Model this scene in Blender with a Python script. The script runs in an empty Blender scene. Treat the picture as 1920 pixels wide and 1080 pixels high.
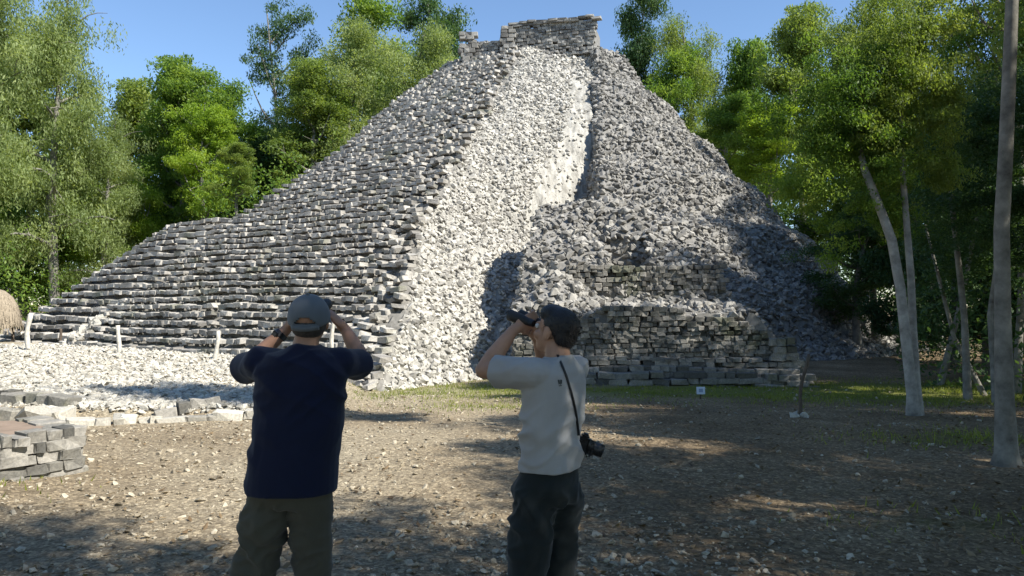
import bpy, bmesh, math, random
import numpy as np
from mathutils import Vector, Matrix, noise as mnoise
from mathutils.bvhtree import BVHTree

random.seed(7)
RNG = np.random.default_rng(11)
scene = bpy.context.scene
C = scene.collection

# ------------------------------------------------------------------ camera, sky, sun, exposure
FPX, HOR, CAMH = 1440.0, 570.0, 1.70           # focal length and horizon row in photo pixels, eye height
PITCH = math.atan((HOR - 540.0) / FPX)
cam_d = bpy.data.cameras.new('camera'); cam = bpy.data.objects.new('camera', cam_d); C.objects.link(cam)
cam_d.sensor_width = 36.0; cam_d.lens = 36.0 * FPX / 1920.0
cam_d.clip_start = 0.05; cam_d.clip_end = 3000.0
cam.location = (0, 0, CAMH); cam.rotation_euler = (math.pi / 2 + PITCH, 0, 0)
scene.camera = cam

SUN_EL, SUN_DIR = math.radians(44), (0.88, -0.475)        # horizontal direction towards the sun
world = bpy.data.worlds.new('World'); scene.world = world; world.use_nodes = True
wn = world.node_tree
bg = wn.nodes['Background']; sky = wn.nodes.new('ShaderNodeTexSky')
sky.sky_type = 'NISHITA'; sky.sun_disc = False
sky.sun_elevation = SUN_EL; sky.sun_rotation = math.atan2(SUN_DIR[0], SUN_DIR[1])
sky.air_density = 1.0; sky.dust_density = 0.05; sky.ozone_density = 4.5
wn.links.new(sky.outputs[0], bg.inputs[0]); bg.inputs[1].default_value = 0.11
sun_d = bpy.data.lights.new('sun', 'SUN'); sun = bpy.data.objects.new('sun', sun_d); C.objects.link(sun)
sun_d.energy = 5.0; sun_d.angle = math.radians(0.53); sun_d.color = (1.0, 0.955, 0.87)
sv = Vector((SUN_DIR[0], SUN_DIR[1], 0)).normalized() * math.cos(SUN_EL) + Vector((0, 0, math.sin(SUN_EL)))
sun.rotation_euler = sv.to_track_quat('Z', 'Y').to_euler(); sun.location = sv * 60
scene.view_settings.view_transform = 'Standard'; scene.view_settings.look = 'None'
scene.view_settings.exposure = 0.88; scene.view_settings.gamma = 1.0
scene.render.engine = 'CYCLES'
scene.cycles.max_bounces = 5; scene.cycles.diffuse_bounces = 3; scene.cycles.glossy_bounces = 2
scene.cycles.transmission_bounces = 3; scene.cycles.transparent_max_bounces = 4
scene.cycles.use_denoising = True

# ------------------------------------------------------------------ small helpers
def ray(px, py):
    v = Vector(((px - 960) / FPX, 1.0, 0)); k = (540 - py) / FPX
    d = Vector((v.x, math.cos(PITCH) - k * math.sin(PITCH), math.sin(PITCH) + k * math.cos(PITCH)))
    return d / d.y
def at(px, py, Y):                       # the point on a pixel's ray at depth Y (depth is known from what it touches)
    d = ray(px, py); return Vector((d.x * Y, Y, CAMH + d.z * Y))
def on_z(px, py, z):
    d = ray(px, py); return at(px, py, (z - CAMH) / d.z)

def tag(o, label=None, cat=None, group=None, kind=None):
    if label: o['label'] = label
    if cat: o['category'] = cat
    if group: o['group'] = group
    if kind: o['kind'] = kind
    return o
def empty(name, loc=(0, 0, 0), parent=None):
    o = bpy.data.objects.new(name, None); C.objects.link(o); o.location = loc; o.parent = parent
    o.empty_display_size = 0.2
    return o
def link(name, me, parent=None, mat=None):
    o = bpy.data.objects.new(name, me); C.objects.link(o); o.parent = parent
    if mat is not None and not me.materials: me.materials.append(mat)
    return o
def np_mesh(name, V, F, tint=None, smooth=False, extra=None):
    """F: (n,3) or (n,4) int array"""
    me = bpy.data.meshes.new(name)
    V = np.asarray(V, dtype=np.float32); F = np.asarray(F, dtype=np.int32); k = F.shape[1]
    me.vertices.add(len(V)); me.vertices.foreach_set('co', V.ravel())
    me.loops.add(F.size); me.loops.foreach_set('vertex_index', F.ravel())
    me.polygons.add(len(F)); me.polygons.foreach_set('loop_start', np.arange(0, F.size, k, dtype=np.int32))
    me.polygons.foreach_set('loop_total', np.full(len(F), k, dtype=np.int32))
    me.polygons.foreach_set('use_smooth', np.full(len(F), bool(smooth)))
    me.update(calc_edges=True)
    if tint is not None:
        a = me.attributes.new('tint', 'FLOAT', 'POINT'); a.data.foreach_set('value', np.asarray(tint, dtype=np.float32))
    for nm, arr in (extra or {}).items():
        a = me.attributes.new(nm, 'FLOAT', 'POINT'); a.data.foreach_set('value', np.asarray(arr, dtype=np.float32))
    return me

def _hash(ix, iy, s):
    n = (ix.astype(np.int64) * 374761393 + iy.astype(np.int64) * 668265263 + s * 974711) & 0x7fffffff
    n = ((n ^ (n >> 13)) * 1274126177) & 0x7fffffff
    return ((n ^ (n >> 16)) & 0xffff) / 65535.0
def vnoise(x, y, s=0):
    ix = np.floor(x); iy = np.floor(y); fx = x - ix; fy = y - iy
    fx = fx * fx * (3 - 2 * fx); fy = fy * fy * (3 - 2 * fy)
    a = _hash(ix, iy, s); b = _hash(ix + 1, iy, s); c = _hash(ix, iy + 1, s); d = _hash(ix + 1, iy + 1, s)
    return (a * (1 - fx) + b * fx) * (1 - fy) + (c * (1 - fx) + d * fx) * fy
def fbm(x, y, s=0, o=4):
    r = 0; a = 0.5
    for i in range(o): r = r + a * (vnoise(x, y, s + i) - .5); x = x * 2.03; y = y * 2.03; a *= .5
    return r                              # about -0.5 .. 0.5
def sstep(a, b, x):
    t = np.clip((x - a) / (b - a), 0, 1); return t * t * (3 - 2 * t)

# ------------------------------------------------------------------ materials
def new_mat(name):
    m = bpy.data.materials.new(name); m.use_nodes = True
    nt = m.node_tree; b = nt.nodes['Principled BSDF']; b.inputs['Specular IOR Level'].default_value = 0.25
    return m, nt, b
def nd(nt, t, **kw):
    n = nt.nodes.new(t)
    for k, v in kw.items(): setattr(n, k, v)
    return n
def ramp(nt, stops):
    n = nt.nodes.new('ShaderNodeValToRGB'); e = n.color_ramp.elements
    while len(e) < len(stops): e.new(0.5)
    for i, (p, c) in enumerate(stops): e[i].position = p; e[i].color = (*c, 1)
    return n
def tex(nt, kind, scale, detail=4, rough=.6, pos=None, **kw):
    n = nt.nodes.new('ShaderNodeTexNoise' if kind == 'noise' else 'ShaderNodeTexVoronoi')
    n.inputs['Scale'].default_value = scale
    if kind == 'noise': n.inputs['Detail'].default_value = detail; n.inputs['Roughness'].default_value = rough
    if pos is not None: nt.links.new(pos, n.inputs['Vector'])
    return n
def mixc(nt, fac, a, b, blend='MIX'):
    n = nt.nodes.new('ShaderNodeMix'); n.data_type = 'RGBA'; n.blend_type = blend
    for s, v in ((n.inputs[0], fac), (n.inputs[6], a), (n.inputs[7], b)):
        if hasattr(v, 'links'): nt.links.new(v, s)
        elif isinstance(v, (int, float)): s.default_value = v
        else: s.default_value = (*v, 1)
    return n.outputs[2]
def tint_socket(nt):
    at_ = nd(nt, 'ShaderNodeAttribute', attribute_name='tint'); ob = nd(nt, 'ShaderNodeObjectInfo')
    ad = nd(nt, 'ShaderNodeMath', operation='ADD'); fr = nd(nt, 'ShaderNodeMath', operation='FRACT')
    nt.links.new(at_.outputs['Fac'], ad.inputs[0]); nt.links.new(ob.outputs['Random'], ad.inputs[1])
    nt.links.new(ad.outputs[0], fr.inputs[0]); return fr.outputs[0]
def bump(nt, b, height, strength=.4, dist=.02):
    n = nd(nt, 'ShaderNodeBump'); n.inputs['Strength'].default_value = strength; n.inputs['Distance'].default_value = dist
    nt.links.new(height, n.inputs['Height']); nt.links.new(n.outputs[0], b.inputs['Normal'])
def stone_mat(name, pale, mid, dark, lichen=.45, moss=0.0, scale=1.0):
    m, nt, b = new_mat(name); g = nd(nt, 'ShaderNodeNewGeometry'); P = g.outputs['Position']
    t = tint_socket(nt)
    r = ramp(nt, [(0.0, dark), (0.3, mid), (0.75, pale), (1.0, tuple(min(.8, c * 1.15) for c in pale))])
    nt.links.new(t, r.inputs[0])
    n1 = tex(nt, 'noise', 2.2 * scale, 6, .7, P)
    r1 = ramp(nt, [(0.38, (0, 0, 0)), (0.68, (1, 1, 1))]); nt.links.new(n1.outputs[0], r1.inputs[0])
    ml = nd(nt, 'ShaderNodeMath', operation='MULTIPLY'); ml.inputs[1].default_value = lichen
    nt.links.new(r1.outputs[0], ml.inputs[0])
    c = mixc(nt, ml.outputs[0], r.outputs[0], tuple(x * .8 for x in dark))
    n2 = tex(nt, 'noise', 26 * scale, 5, .7, P)
    r2 = ramp(nt, [(0.3, (.62, .62, .62)), (0.7, (1.18, 1.17, 1.14))]); nt.links.new(n2.outputs[0], r2.inputs[0])
    c = mixc(nt, 1.0, c, r2.outputs[0], 'MULTIPLY')
    if moss:
        n3 = tex(nt, 'noise', .8, 4, .6, P); r3 = ramp(nt, [(0.56, (0, 0, 0)), (0.68, (moss,) * 3)])
        nt.links.new(n3.outputs[0], r3.inputs[0]); c = mixc(nt, r3.outputs[0], c, (.075, .095, .025))
    nt.links.new(c, b.inputs['Base Color']); b.inputs['Roughness'].default_value = .95
    bump(nt, b, n2.outputs[0], .5, .02)
    return m
def plain(name, col, rough=.8, var=.25, scale=8, spec=.25, bmp=0.0):
    m, nt, b = new_mat(name); g = nd(nt, 'ShaderNodeNewGeometry')
    n = tex(nt, 'noise', scale, 5, .65, g.outputs['Position'])
    r = ramp(nt, [(0.25, tuple(c * (1 - var) for c in col)), (0.75, tuple(c * (1 + var) for c in col))])
    nt.links.new(n.outputs[0], r.inputs[0]); nt.links.new(r.outputs[0], b.inputs['Base Color'])
    b.inputs['Roughness'].default_value = rough; b.inputs['Specular IOR Level'].default_value = spec
    if bmp: bump(nt, b, n.outputs[0], bmp, .01)
    return m
def leaf_mat(name, lo, mid, hi, trans=.35):
    m, nt, b = new_mat(name)
    t = tint_socket(nt); at_ = nd(nt, 'ShaderNodeAttribute', attribute_name='tint')
    g = nd(nt, 'ShaderNodeNewGeometry'); n = tex(nt, 'noise', .45, 3, .5, g.outputs['Position'])
    ad = nd(nt, 'ShaderNodeMath', operation='MULTIPLY_ADD'); ad.inputs[1].default_value = .6
    nt.links.new(at_.outputs['Fac'], ad.inputs[0]); 
    ms = nd(nt, 'ShaderNodeMath', operation='MULTIPLY_ADD'); ms.inputs[1].default_value = 1.3; ms.inputs[2].default_value = -.45
    nt.links.new(n.outputs[0], ms.inputs[0]); nt.links.new(ms.outputs[0], ad.inputs[2])
    r = ramp(nt, [(0.0, lo), (0.5, mid), (1.0, hi)]); nt.links.new(ad.outputs[0], r.inputs[0])
    nt.links.new(r.outputs[0], b.inputs['Base Color']); b.inputs['Roughness'].default_value = .55
    b.inputs['Specular IOR Level'].default_value = .3
    tr = nd(nt, 'ShaderNodeBsdfTranslucent'); mc = mixc(nt, 1.0, r.outputs[0], (1.5, 1.45, .7), 'MULTIPLY')
    nt.links.new(mc, tr.inputs[0]); mx = nd(nt, 'ShaderNodeMixShader'); mx.inputs[0].default_value = trans
    nt.links.new(b.outputs[0], mx.inputs[1]); nt.links.new(tr.outputs[0], mx.inputs[2])
    nt.links.new(mx.outputs[0], nt.nodes['Material Output'].inputs[0])
    return m

M = {}
M['step'] = stone_mat('weathered_step_limestone', (.52, .495, .45), (.38, .36, .33), (.21, .20, .185), .45, .4)
M['scar'] = stone_mat('fresh_rubble_limestone', (.58, .555, .50), (.45, .43, .39), (.22, .21, .19), .28)
M['body'] = stone_mat('weathered_grey_rubble', (.38, .365, .335), (.26, .25, .23), (.125, .12, .113), .45)
M['wall'] = stone_mat('dark_coursed_masonry', (.34, .32, .285), (.22, .21, .185), (.10, .097, .088), .5, .35)
M['white'] = stone_mat('bleached_rubble', (.56, .53, .46), (.45, .425, .37), (.26, .245, .21), .2)
M['earth'] = plain('earth_between_stones', (.21, .20, .18), .95, .4, 6, .1, .4)
M['greyearth'] = plain('grey_rubble_fines', (.22, .212, .197), .95, .4, 5, .1, .5)
M['post'] = plain('bleached_stick', (.52, .49, .43), .8, .3, 14)
M['brownpost'] = plain('brown_stick', (.10, .078, .058), .8, .3, 14)

# ground
def ground_mat():
    m, nt, b = new_mat('gravelly_forest_floor'); g = nd(nt, 'ShaderNodeNewGeometry'); P = g.outputs['Position']
    n1 = tex(nt, 'noise', .55, 6, .65, P); r1 = ramp(nt, [(0.3, (.165, .118, .068)), (0.55, (.27, .205, .13)), (0.75, (.38, .31, .21))])
    nt.links.new(n1.outputs[0], r1.inputs[0])
    v = tex(nt, 'voronoi', 34, pos=P); sp = nd(nt, 'ShaderNodeSeparateColor'); nt.links.new(v.outputs['Color'], sp.inputs[0])
    rv = ramp(nt, [(0.0, (.45, .42, .38)), (0.6, (.95, .94, .92)), (0.86, (1.25, 1.24, 1.2)), (1, (1.9, 1.88, 1.8))])
    nt.links.new(sp.outputs[0], rv.inputs[0])
    c = mixc(nt, .8, r1.outputs[0], rv.outputs[0], 'MULTIPLY')
    n2 = tex(nt, 'noise', 45, 4, .7, P); r2 = ramp(nt, [(0.3, (.5, .47, .42)), (0.72, (1.35, 1.33, 1.28))])
    nt.links.new(n2.outputs[0], r2.inputs[0]); c = mixc(nt, .9, c, r2.outputs[0], 'MULTIPLY')
    ga = nd(nt, 'ShaderNodeAttribute', attribute_name='grass'); n3 = tex(nt, 'noise', 1.6, 5, .7, P)
    mm = nd(nt, 'ShaderNodeMath', operation='MULTIPLY_ADD'); mm.inputs[1].default_value = 2.2; mm.inputs[2].default_value = -1.1
    nt.links.new(n3.outputs[0], mm.inputs[0])
    aa = nd(nt, 'ShaderNodeMath', operation='ADD', use_clamp=True); nt.links.new(mm.outputs[0], aa.inputs[0]); nt.links.new(ga.outputs['Fac'], aa.inputs[1])
    mu = nd(nt, 'ShaderNodeMath', operation='MULTIPLY', use_clamp=True); nt.links.new(aa.outputs[0], mu.inputs[0]); nt.links.new(ga.outputs['Fac'], mu.inputs[1])
    pass; c0 = c
    c = mixc(nt, mu.outputs[0], c0, (.15, .165, .03))
    pa = nd(nt, 'ShaderNodeAttribute', attribute_name='pale')
    c = mixc(nt, pa.outputs['Fac'], c, mixc(nt, 1.0, mixc(nt, .7, (.47, .42, .325), rv.outputs[0], 'MULTIPLY'), r2.outputs[0], 'MULTIPLY'))
    nt.links.new(c, b.inputs['Base Color']); b.inputs['Roughness'].default_value = .95
    n4 = tex(nt, 'noise', 16, 9, .75, P); bump(nt, b, n4.outputs[0], .9, .05)
    return m
M['ground'] = ground_mat()

# ------------------------------------------------------------------ the ground sheet
PB = -0.30                                              # level at the foot of the pyramid
def ground_z(x, y, fine=True):
    x = np.asarray(x, float); y = np.asarray(y, float)
    z = PB * sstep(8, 19, y)
    z = z + .24 * np.exp(-(((x + 5.2) / .9) ** 2 + ((y - 6.2) / .9) ** 2))
    # rubble bank in front of the stairs, left
    edge = 11.75 + .10 * (x + 4.3) * -1 * .4
    bank = sstep(0, .35, y - edge) * sstep(-2.2, -4.2, x + .12 * (y - 12))
    z = z + bank * (.16 + .40 * sstep(12, 21, y) + .05 * sstep(-5, -14, x))
    z = z + .05 * fbm(x * .7, y * .7, 3, 3)
    if fine: z = z + .035 * fbm(x * 3.1, y * 3.1, 9, 3)
    return z
def gz(x, y): return float(ground_z(np.array([x]), np.array([y]))[0])
def bank_mask(x, y):
    return sstep(0.1, .6, y - (11.75 - .04 * (x + 4.3))) * sstep(-2.4, -4.6, x + .12 * (y - 12))
def grass_mask(x, y):
    px = 960 + FPX * x / np.maximum(y, 1.0)
    m = 1.0 * np.exp(-((y - 17.6 - .02 * x) / 2.0) ** 2) * sstep(-4.2, -2.6, x)
    m = m + .95 * np.exp(-(((x - 8.6) / 3.2) ** 2 + ((y - 16.6) / 2.2) ** 2))
    m = m + .75 * np.exp(-(((x - 5.9) / 1.4) ** 2 + ((y - 9.9) / .7) ** 2))
    m = m + .5 * np.exp(-(((x + .4) / 1.6) ** 2 + ((y - 14.3) / 1.1) ** 2))
    m = m + .45 * np.exp(-(((x - 3.3) / .7) ** 2 + ((y - 5.9) / .35) ** 2)) + .4 * np.exp(-(((x + 5.1) / .7) ** 2 + ((y - 6.9) / .4) ** 2))
    return np.clip(m, 0, 1) * (1 - bank_mask(x, y))
def axis(lo, hi, step, far):
    a = np.arange(lo, hi + 1e-6, step); out = []; d = step; p = hi
    while p < far: d *= 1.22; p += d; out.append(p)
    inn = []; d = step; p = lo
    while p > -far: d *= 1.22; p -= d; inn.append(p)
    return np.concatenate([inn[::-1], a, out])
gx = axis(-16, 15, .13, 900); gy = axis(2.2, 23, .13, 900)
GX, GY = np.meshgrid(gx, gy); GZ = ground_z(GX, GY)
GZ = np.where((np.abs(GX) > 60) | (np.abs(GY) > 90), PB, GZ)
def grid_faces(nx, ny):
    i = np.arange(nx * ny).reshape(ny, nx)
    return np.stack([i[:-1, :-1], i[:-1, 1:], i[1:, 1:], i[1:, :-1]], -1).reshape(-1, 4)
gme = np_mesh('ground', np.stack([GX, GY, GZ], -1).reshape(-1, 3), grid_faces(len(gx), len(gy)), smooth=True,
              extra={'grass': grass_mask(GX, GY).ravel(), 'pale': np.clip(bank_mask(GX, GY) * .9 * (GY < 40) + (.55 + 1.1 * fbm(GX * .5, GY * .5, 83, 4)) * sstep(2.5, -2.5, GX - .12 * (GY - 10)) * (GY < 22), 0, .92).ravel()})
tag(link('ground', gme, None, M['ground']), kind='structure')

# ------------------------------------------------------------------ the pyramid as a height field
P0 = np.array([-7.78, 20.3]); IN = np.array([.55, .835]); AL = np.array([.835, -.55])   # stair foot, inward, along
TAN = .713
VB_U = np.array([0, 7.09, 13.5, 21.4, 24.5]); VB_V = np.array([5.5, 1.0, -1.4, -4.7, -6.0])  # right end of the steps
SZ = np.array([-1.0, 0, 4.5, 9.4, 13.5, 17.0]); SA = np.radians([52, 52, 50, 29, 8, -6.])    # contour angle of the broken side
def stair_uv(x, y):
    dx = x - P0[0]; dy = y - P0[1]
    return dx * IN[0] + dy * IN[1], dx * AL[0] + dy * AL[1]
STEP = .25
TOPZ = 15.9
def pyramid(x, y):
    """height and which face: 0 steps, 1 broken side, 2 body, 3 left terraces, 4 shrine mound"""
    u, v = stair_uv(x, y)
    zs = PB + TAN * u
    zst = PB + STEP * np.floor((zs - PB) / STEP)                       # the treads under the step stones
    scar = np.full(x.shape, -5.0)
    wob = 1.1 * fbm(x * .32, y * .32, 21, 4) + .5 * fbm(x * 1.1, y * 1.1, 25, 3)
    for z in np.arange(-1.0, 16.6, .12):
        uu = (z - PB) / TAN; vv = np.interp(uu, VB_U, VB_V)
        bx = P0[0] + uu * IN[0] + vv * AL[0]; by = P0[1] + uu * IN[1] + vv * AL[1]
        a = np.interp(z, SZ, SA); ins = (x - bx) * -math.sin(a) + (y - by) * math.cos(a) + wob > 0
        scar = np.where(ins, z, scar)
    vl = -9.7 + .5 * fbm(u * .5, u * 0 + 3, 31, 3) + 1.0 * np.exp(-((u - 12.5) / 3.5) ** 2)
    edge = np.where(v > vl, 99.0, PB + TAN * u - 6 * (vl - v))
    rid = .108 * y - .12 + .35 * fbm(y * .5, y * 0 + 9, 33, 3)                  # the broken side ends at this crest
    scar = np.where(x < rid, scar, scar - 5 * (x - rid))
    st = np.minimum(np.minimum(zst, scar), np.minimum(edge, TOPZ + .1))
    lab = np.where(scar < zst, 1, 0)
    # body: rounded, tiered
    cx, cy = 1.2, 45.0; r = np.hypot(x - cx, y - cy); ph = np.arctan2(x - cx, -(y - cy))
    rr = r + .9 * fbm(ph * 5, r * .25, 41, 4) + .35 * fbm(x * .9, y * .9, 45, 3) + 1.9 * (1 - sstep(-.35, .35, x - (.108 * y - .12 + .35 * fbm(y * .5, y * 0 + 9, 33, 3))))
    zb = 16.6 - (rr - 3.9) / .94
    tier = 2.6; q = zb / tier; fr = q - np.floor(q)
    zb = tier * (np.floor(q) + sstep(0.12, .78, fr) * .55 + fr * .45) + .25 * fbm(x * .6, y * .6, 47, 3)
    zb = np.minimum(zb, TOPZ + .25 * fbm(x * .8, y * .8, 49, 3))
    # left terraces
    rl = np.hypot(x + 8, y - 41) + .5 * fbm(x * .3, y * .3, 51, 3)
    zl = (15.9 - rl) / 6.5 * 4.9 + .3
    zl = np.minimum(PB + STEP * 1.25 * np.floor((zl - PB) / (STEP * 1.25)), 5.3)
    # shrine mound beside the stairs
    n1 = .45 * fbm(x * .8, y * .8, 61, 4)
    y0 = 20.0 - .10 * (x - 1)
    prof = np.interp(y - y0, [-.1, 0, 1.9, 1.95, 2.25, 2.6, 4.6, 5.2, 12], [-1.5, 1.45, 1.75, 2.0, 2.75, 2.95, 4.75, 4.95, 5.1])
    rough = sstep(2.4, 3.0, y - y0) + .45 * sstep(.2, .8, y - y0)
    flank = 1.25 * (7.15 - x + .12 * (y - 20)) + .3 + .9 * n1
    sm = np.minimum(prof + rough * (n1 + .25 * fbm(x * 2.2, y * 2.2, 65, 3)), flank)
    bulge = 2.75 - .85 * np.hypot(x - 1.1, (y - 21.4) * .9) ** 1.25 + n1            # rubble spilled at the left end
    sm = np.where(y > y0, np.maximum(sm, np.where(y > y0 + .15, np.minimum(bulge, 3.2), -5)), sm)
    niche = (np.abs(x - 3.45 - .1 * fbm(y, y, 67, 2)) < .62) & (y - y0 > 2.2) & (y - y0 < 3.6)
    sm = np.where(niche, np.minimum(sm, 2.45), sm)
    sm = np.where((x > -.05 + .20 * (y - 20.5) + .5 * fbm(y * .8, y, 68, 3)) & (y < 33), sm, -5)
    H = st; L = lab
    for z, l in ((zb, 2), (zl, 3), (sm, 4)):
        L = np.where(z > H, l, L); H = np.maximum(H, z)
    return H, L
RES = .13
hx = np.arange(-27, 24, RES); hy = np.arange(15.6, 64, RES)
HX, HY = np.meshgrid(hx, hy); HZ, HL = pyramid(HX, HY)
_n = .10 * fbm(HX * 2.3, HY * 2.3, 71, 3)
HZ = HZ + np.where(HL == 0, .3 * _n, _n)
def pz(x, y):
    i = int(round((x - hx[0]) / RES)); j = int(round((y - hy[0]) / RES))
    if 0 <= i < len(hx) and 0 <= j < len(hy): return max(float(HZ[j, i]), gz(x, y))
    return gz(x, y)
HF = grid_faces(len(hx), len(hy)); hv = np.stack([HX, HY, HZ], -1).reshape(-1, 3)
fz = hv[HF, 2].max(1); fl = HL.reshape(-1)[HF[:, 0]]
keep = fz > -.75
HF = HF[keep]; fl = fl[keep]
pyr = empty('stepped_pyramid', (0, 24, PB))
tag(pyr, 'tall ruined limestone pyramid with wide stairs and a broken white side', 'pyramid')
_pv = Vector((0, 24, PB))
def under(o, parent, off=None):
    """parent without moving (parents here are only translated)"""
    o.parent = parent; o.matrix_parent_inverse = Matrix.Translation(-(off if off is not None else _pv)); return o
def patch(name, ids, mat):
    sel = np.isin(fl, ids); F = HF[sel]; u, inv = np.unique(F, return_inverse=True)
    return under(link(name, np_mesh(name, hv[u], inv.reshape(F.shape)), None, mat), pyr)
def lime_mat():
    m, nt, b = new_mat('pale_lime_fines'); g = nd(nt, 'ShaderNodeNewGeometry'); mp = nd(nt, 'ShaderNodeMapping'); mp.inputs['Scale'].default_value = (4.5, 2.2, .22)
    nt.links.new(g.outputs['Position'], mp.inputs[0]); n = tex(nt, 'noise', 1.0, 5, .65, mp.outputs[0])
    r = ramp(nt, [(0.32, (.20, .19, .17)), (0.5, (.38, .365, .33)), (0.72, (.54, .52, .475))]); nt.links.new(n.outputs[0], r.inputs[0])
    n2 = tex(nt, 'noise', 14, 5, .7, g.outputs['Position']); r2 = ramp(nt, [(0.3, (.65, .65, .65)), (0.7, (1.15, 1.15, 1.12))]); nt.links.new(n2.outputs[0], r2.inputs[0])
    nt.links.new(mixc(nt, 1.0, r.outputs[0], r2.outputs[0], 'MULTIPLY'), b.inputs['Base Color']); b.inputs['Roughness'].default_value = .95
    bump(nt, b, n2.outputs[0], .6, .05); return m
stairway = patch('stairway', [0], M['earth'])
left_ter = patch('side_terrace', [3], M['earth'])
scarp = patch('broken_side', [1], lime_mat())
body = patch('rubble_body', [2], M['greyearth'])
shrine = patch('lower_shrine', [4], M['greyearth'])

# ------------------------------------------------------------------ stones
def hull_proto(seed, n=13, box=.55):
    r = random.Random(seed); bm = bmesh.new()
    for i in range(n):
        v = Vector((r.uniform(-1, 1), r.uniform(-1, 1), r.uniform(-1, 1)))
        m = max(abs(c) for c in v); s = v.normalized() * .95
        w = v / max(m, .01)
        bm.verts.new((s * (1 - box) + Vector([max(-.9, min(.9, c)) for c in w]) * box) * .5 * r.uniform(.88, 1.05))
    bmesh.ops.convex_hull(bm, input=bm.verts[:])
    for v in [v for v in bm.verts if not v.link_faces]: bm.verts.remove(v)
    bmesh.ops.triangulate(bm, faces=bm.faces[:])
    bm.verts.index_update()
    V = np.array([v.co[:] for v in bm.verts]); F = np.array([[v.index for v in f.verts] for f in bm.faces]); bm.free()
    return V, F
def block_proto(seed, jit=.10):
    r = random.Random(seed); bm = bmesh.new(); bmesh.ops.create_cube(bm, size=1.0)
    bmesh.ops.bevel(bm, geom=bm.edges[:], offset=.075, segments=1, affect='EDGES')
    for v in bm.verts: v.co += Vector((r.uniform(-jit, jit), r.uniform(-jit, jit), r.uniform(-jit, jit)))
    bmesh.ops.triangulate(bm, faces=bm.faces[:]); bm.verts.index_update()
    V = np.array([v.co[:] for v in bm.verts]); F = np.array([[v.index for v in f.verts] for f in bm.faces]); bm.free()
    return V, F
RUB = [hull_proto(i, 11, .4) for i in range(14)]
BLK = [block_proto(100 + i, .08) for i in range(10)]
def rot_matrices(eul):
    cx, cy, cz = np.cos(eul).T; sx, sy, sz = np.sin(eul).T; n = len(eul); R = np.empty((n, 3, 3))
    R[:, 0, 0] = cy * cz; R[:, 0, 1] = sx * sy * cz - cx * sz; R[:, 0, 2] = cx * sy * cz + sx * sz
    R[:, 1, 0] = cy * sz; R[:, 1, 1] = sx * sy * sz + cx * cz; R[:, 1, 2] = cx * sy * sz - sx * cz
    R[:, 2, 0] = -sy; R[:, 2, 1] = sx * cy; R[:, 2, 2] = cx * cy
    return R
_shared = {}
def stones(name, pos, eul, scl, protos, mat, parent, off, n_single=300, kind_single=None, plural=None, tint=None):
    """the n_single that show largest become objects, the rest one joined part"""
    pos = np.asarray(pos, float); eul = np.asarray(eul, float); scl = np.asarray(scl, float); n = len(pos)
    which = RNG.integers(0, len(protos), n); tint = RNG.random(n) if tint is None else tint
    px = 960 + FPX * pos[:, 0] / np.maximum(pos[:, 1], .5); py = HOR - FPX * (pos[:, 2] - CAMH) / np.maximum(pos[:, 1], .5)
    vis = (px > -10) & (px < 1930) & (py > -10) & (py < 1090) & (pos[:, 1] > 1)
    size = np.where(vis, scl[:, 0] * scl[:, 2] / np.maximum(pos[:, 1], 1) ** 2, 0)
    order = np.argsort(-size); single = order[:n_single]; single = single[size[single] > 0]
    rest = np.setdiff1d(np.arange(n), single)
    for i in single:
        key = (id(protos), which[i], mat.name)
        if key not in _shared:
            V, F = protos[which[i]]; me = np_mesh(name, V, F); me.materials.append(mat); _shared[key] = me
        o = bpy.data.objects.new(name, _shared[key]); C.objects.link(o)
        o.location = pos[i] - np.array(off); o.rotation_euler = eul[i]; o.scale = scl[i]; o.parent = parent
    if len(rest) == 0: return None
    R = rot_matrices(eul); Vs = []; Fs = []; Ts = []; base = 0
    for k, (V, F) in enumerate(protos):
        ii = rest[which[rest] == k]
        if not len(ii): continue
        W = np.einsum('nij,nvj->nvi', R[ii], V[None] * scl[ii][:, None, :]) + pos[ii][:, None, :] - np.array(off)
        Vs.append(W.reshape(-1, 3)); Ts.append(np.repeat(tint[ii], len(V)))
        Fs.append((F[None] + (base + np.arange(len(ii)) * len(V))[:, None, None]).reshape(-1, 3)); base += len(ii) * len(V)
    o = link(plural or (name + 's'), np_mesh(plural or (name + 's'), np.concatenate(Vs), np.concatenate(Fs), np.concatenate(Ts)), parent, mat)
    o['kind'] = 'stuff'; return o
PO = (0, 24, PB)
def kid(parent): return (0, 0, 0)      # patches sit at world origin through their parent inverse

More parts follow.
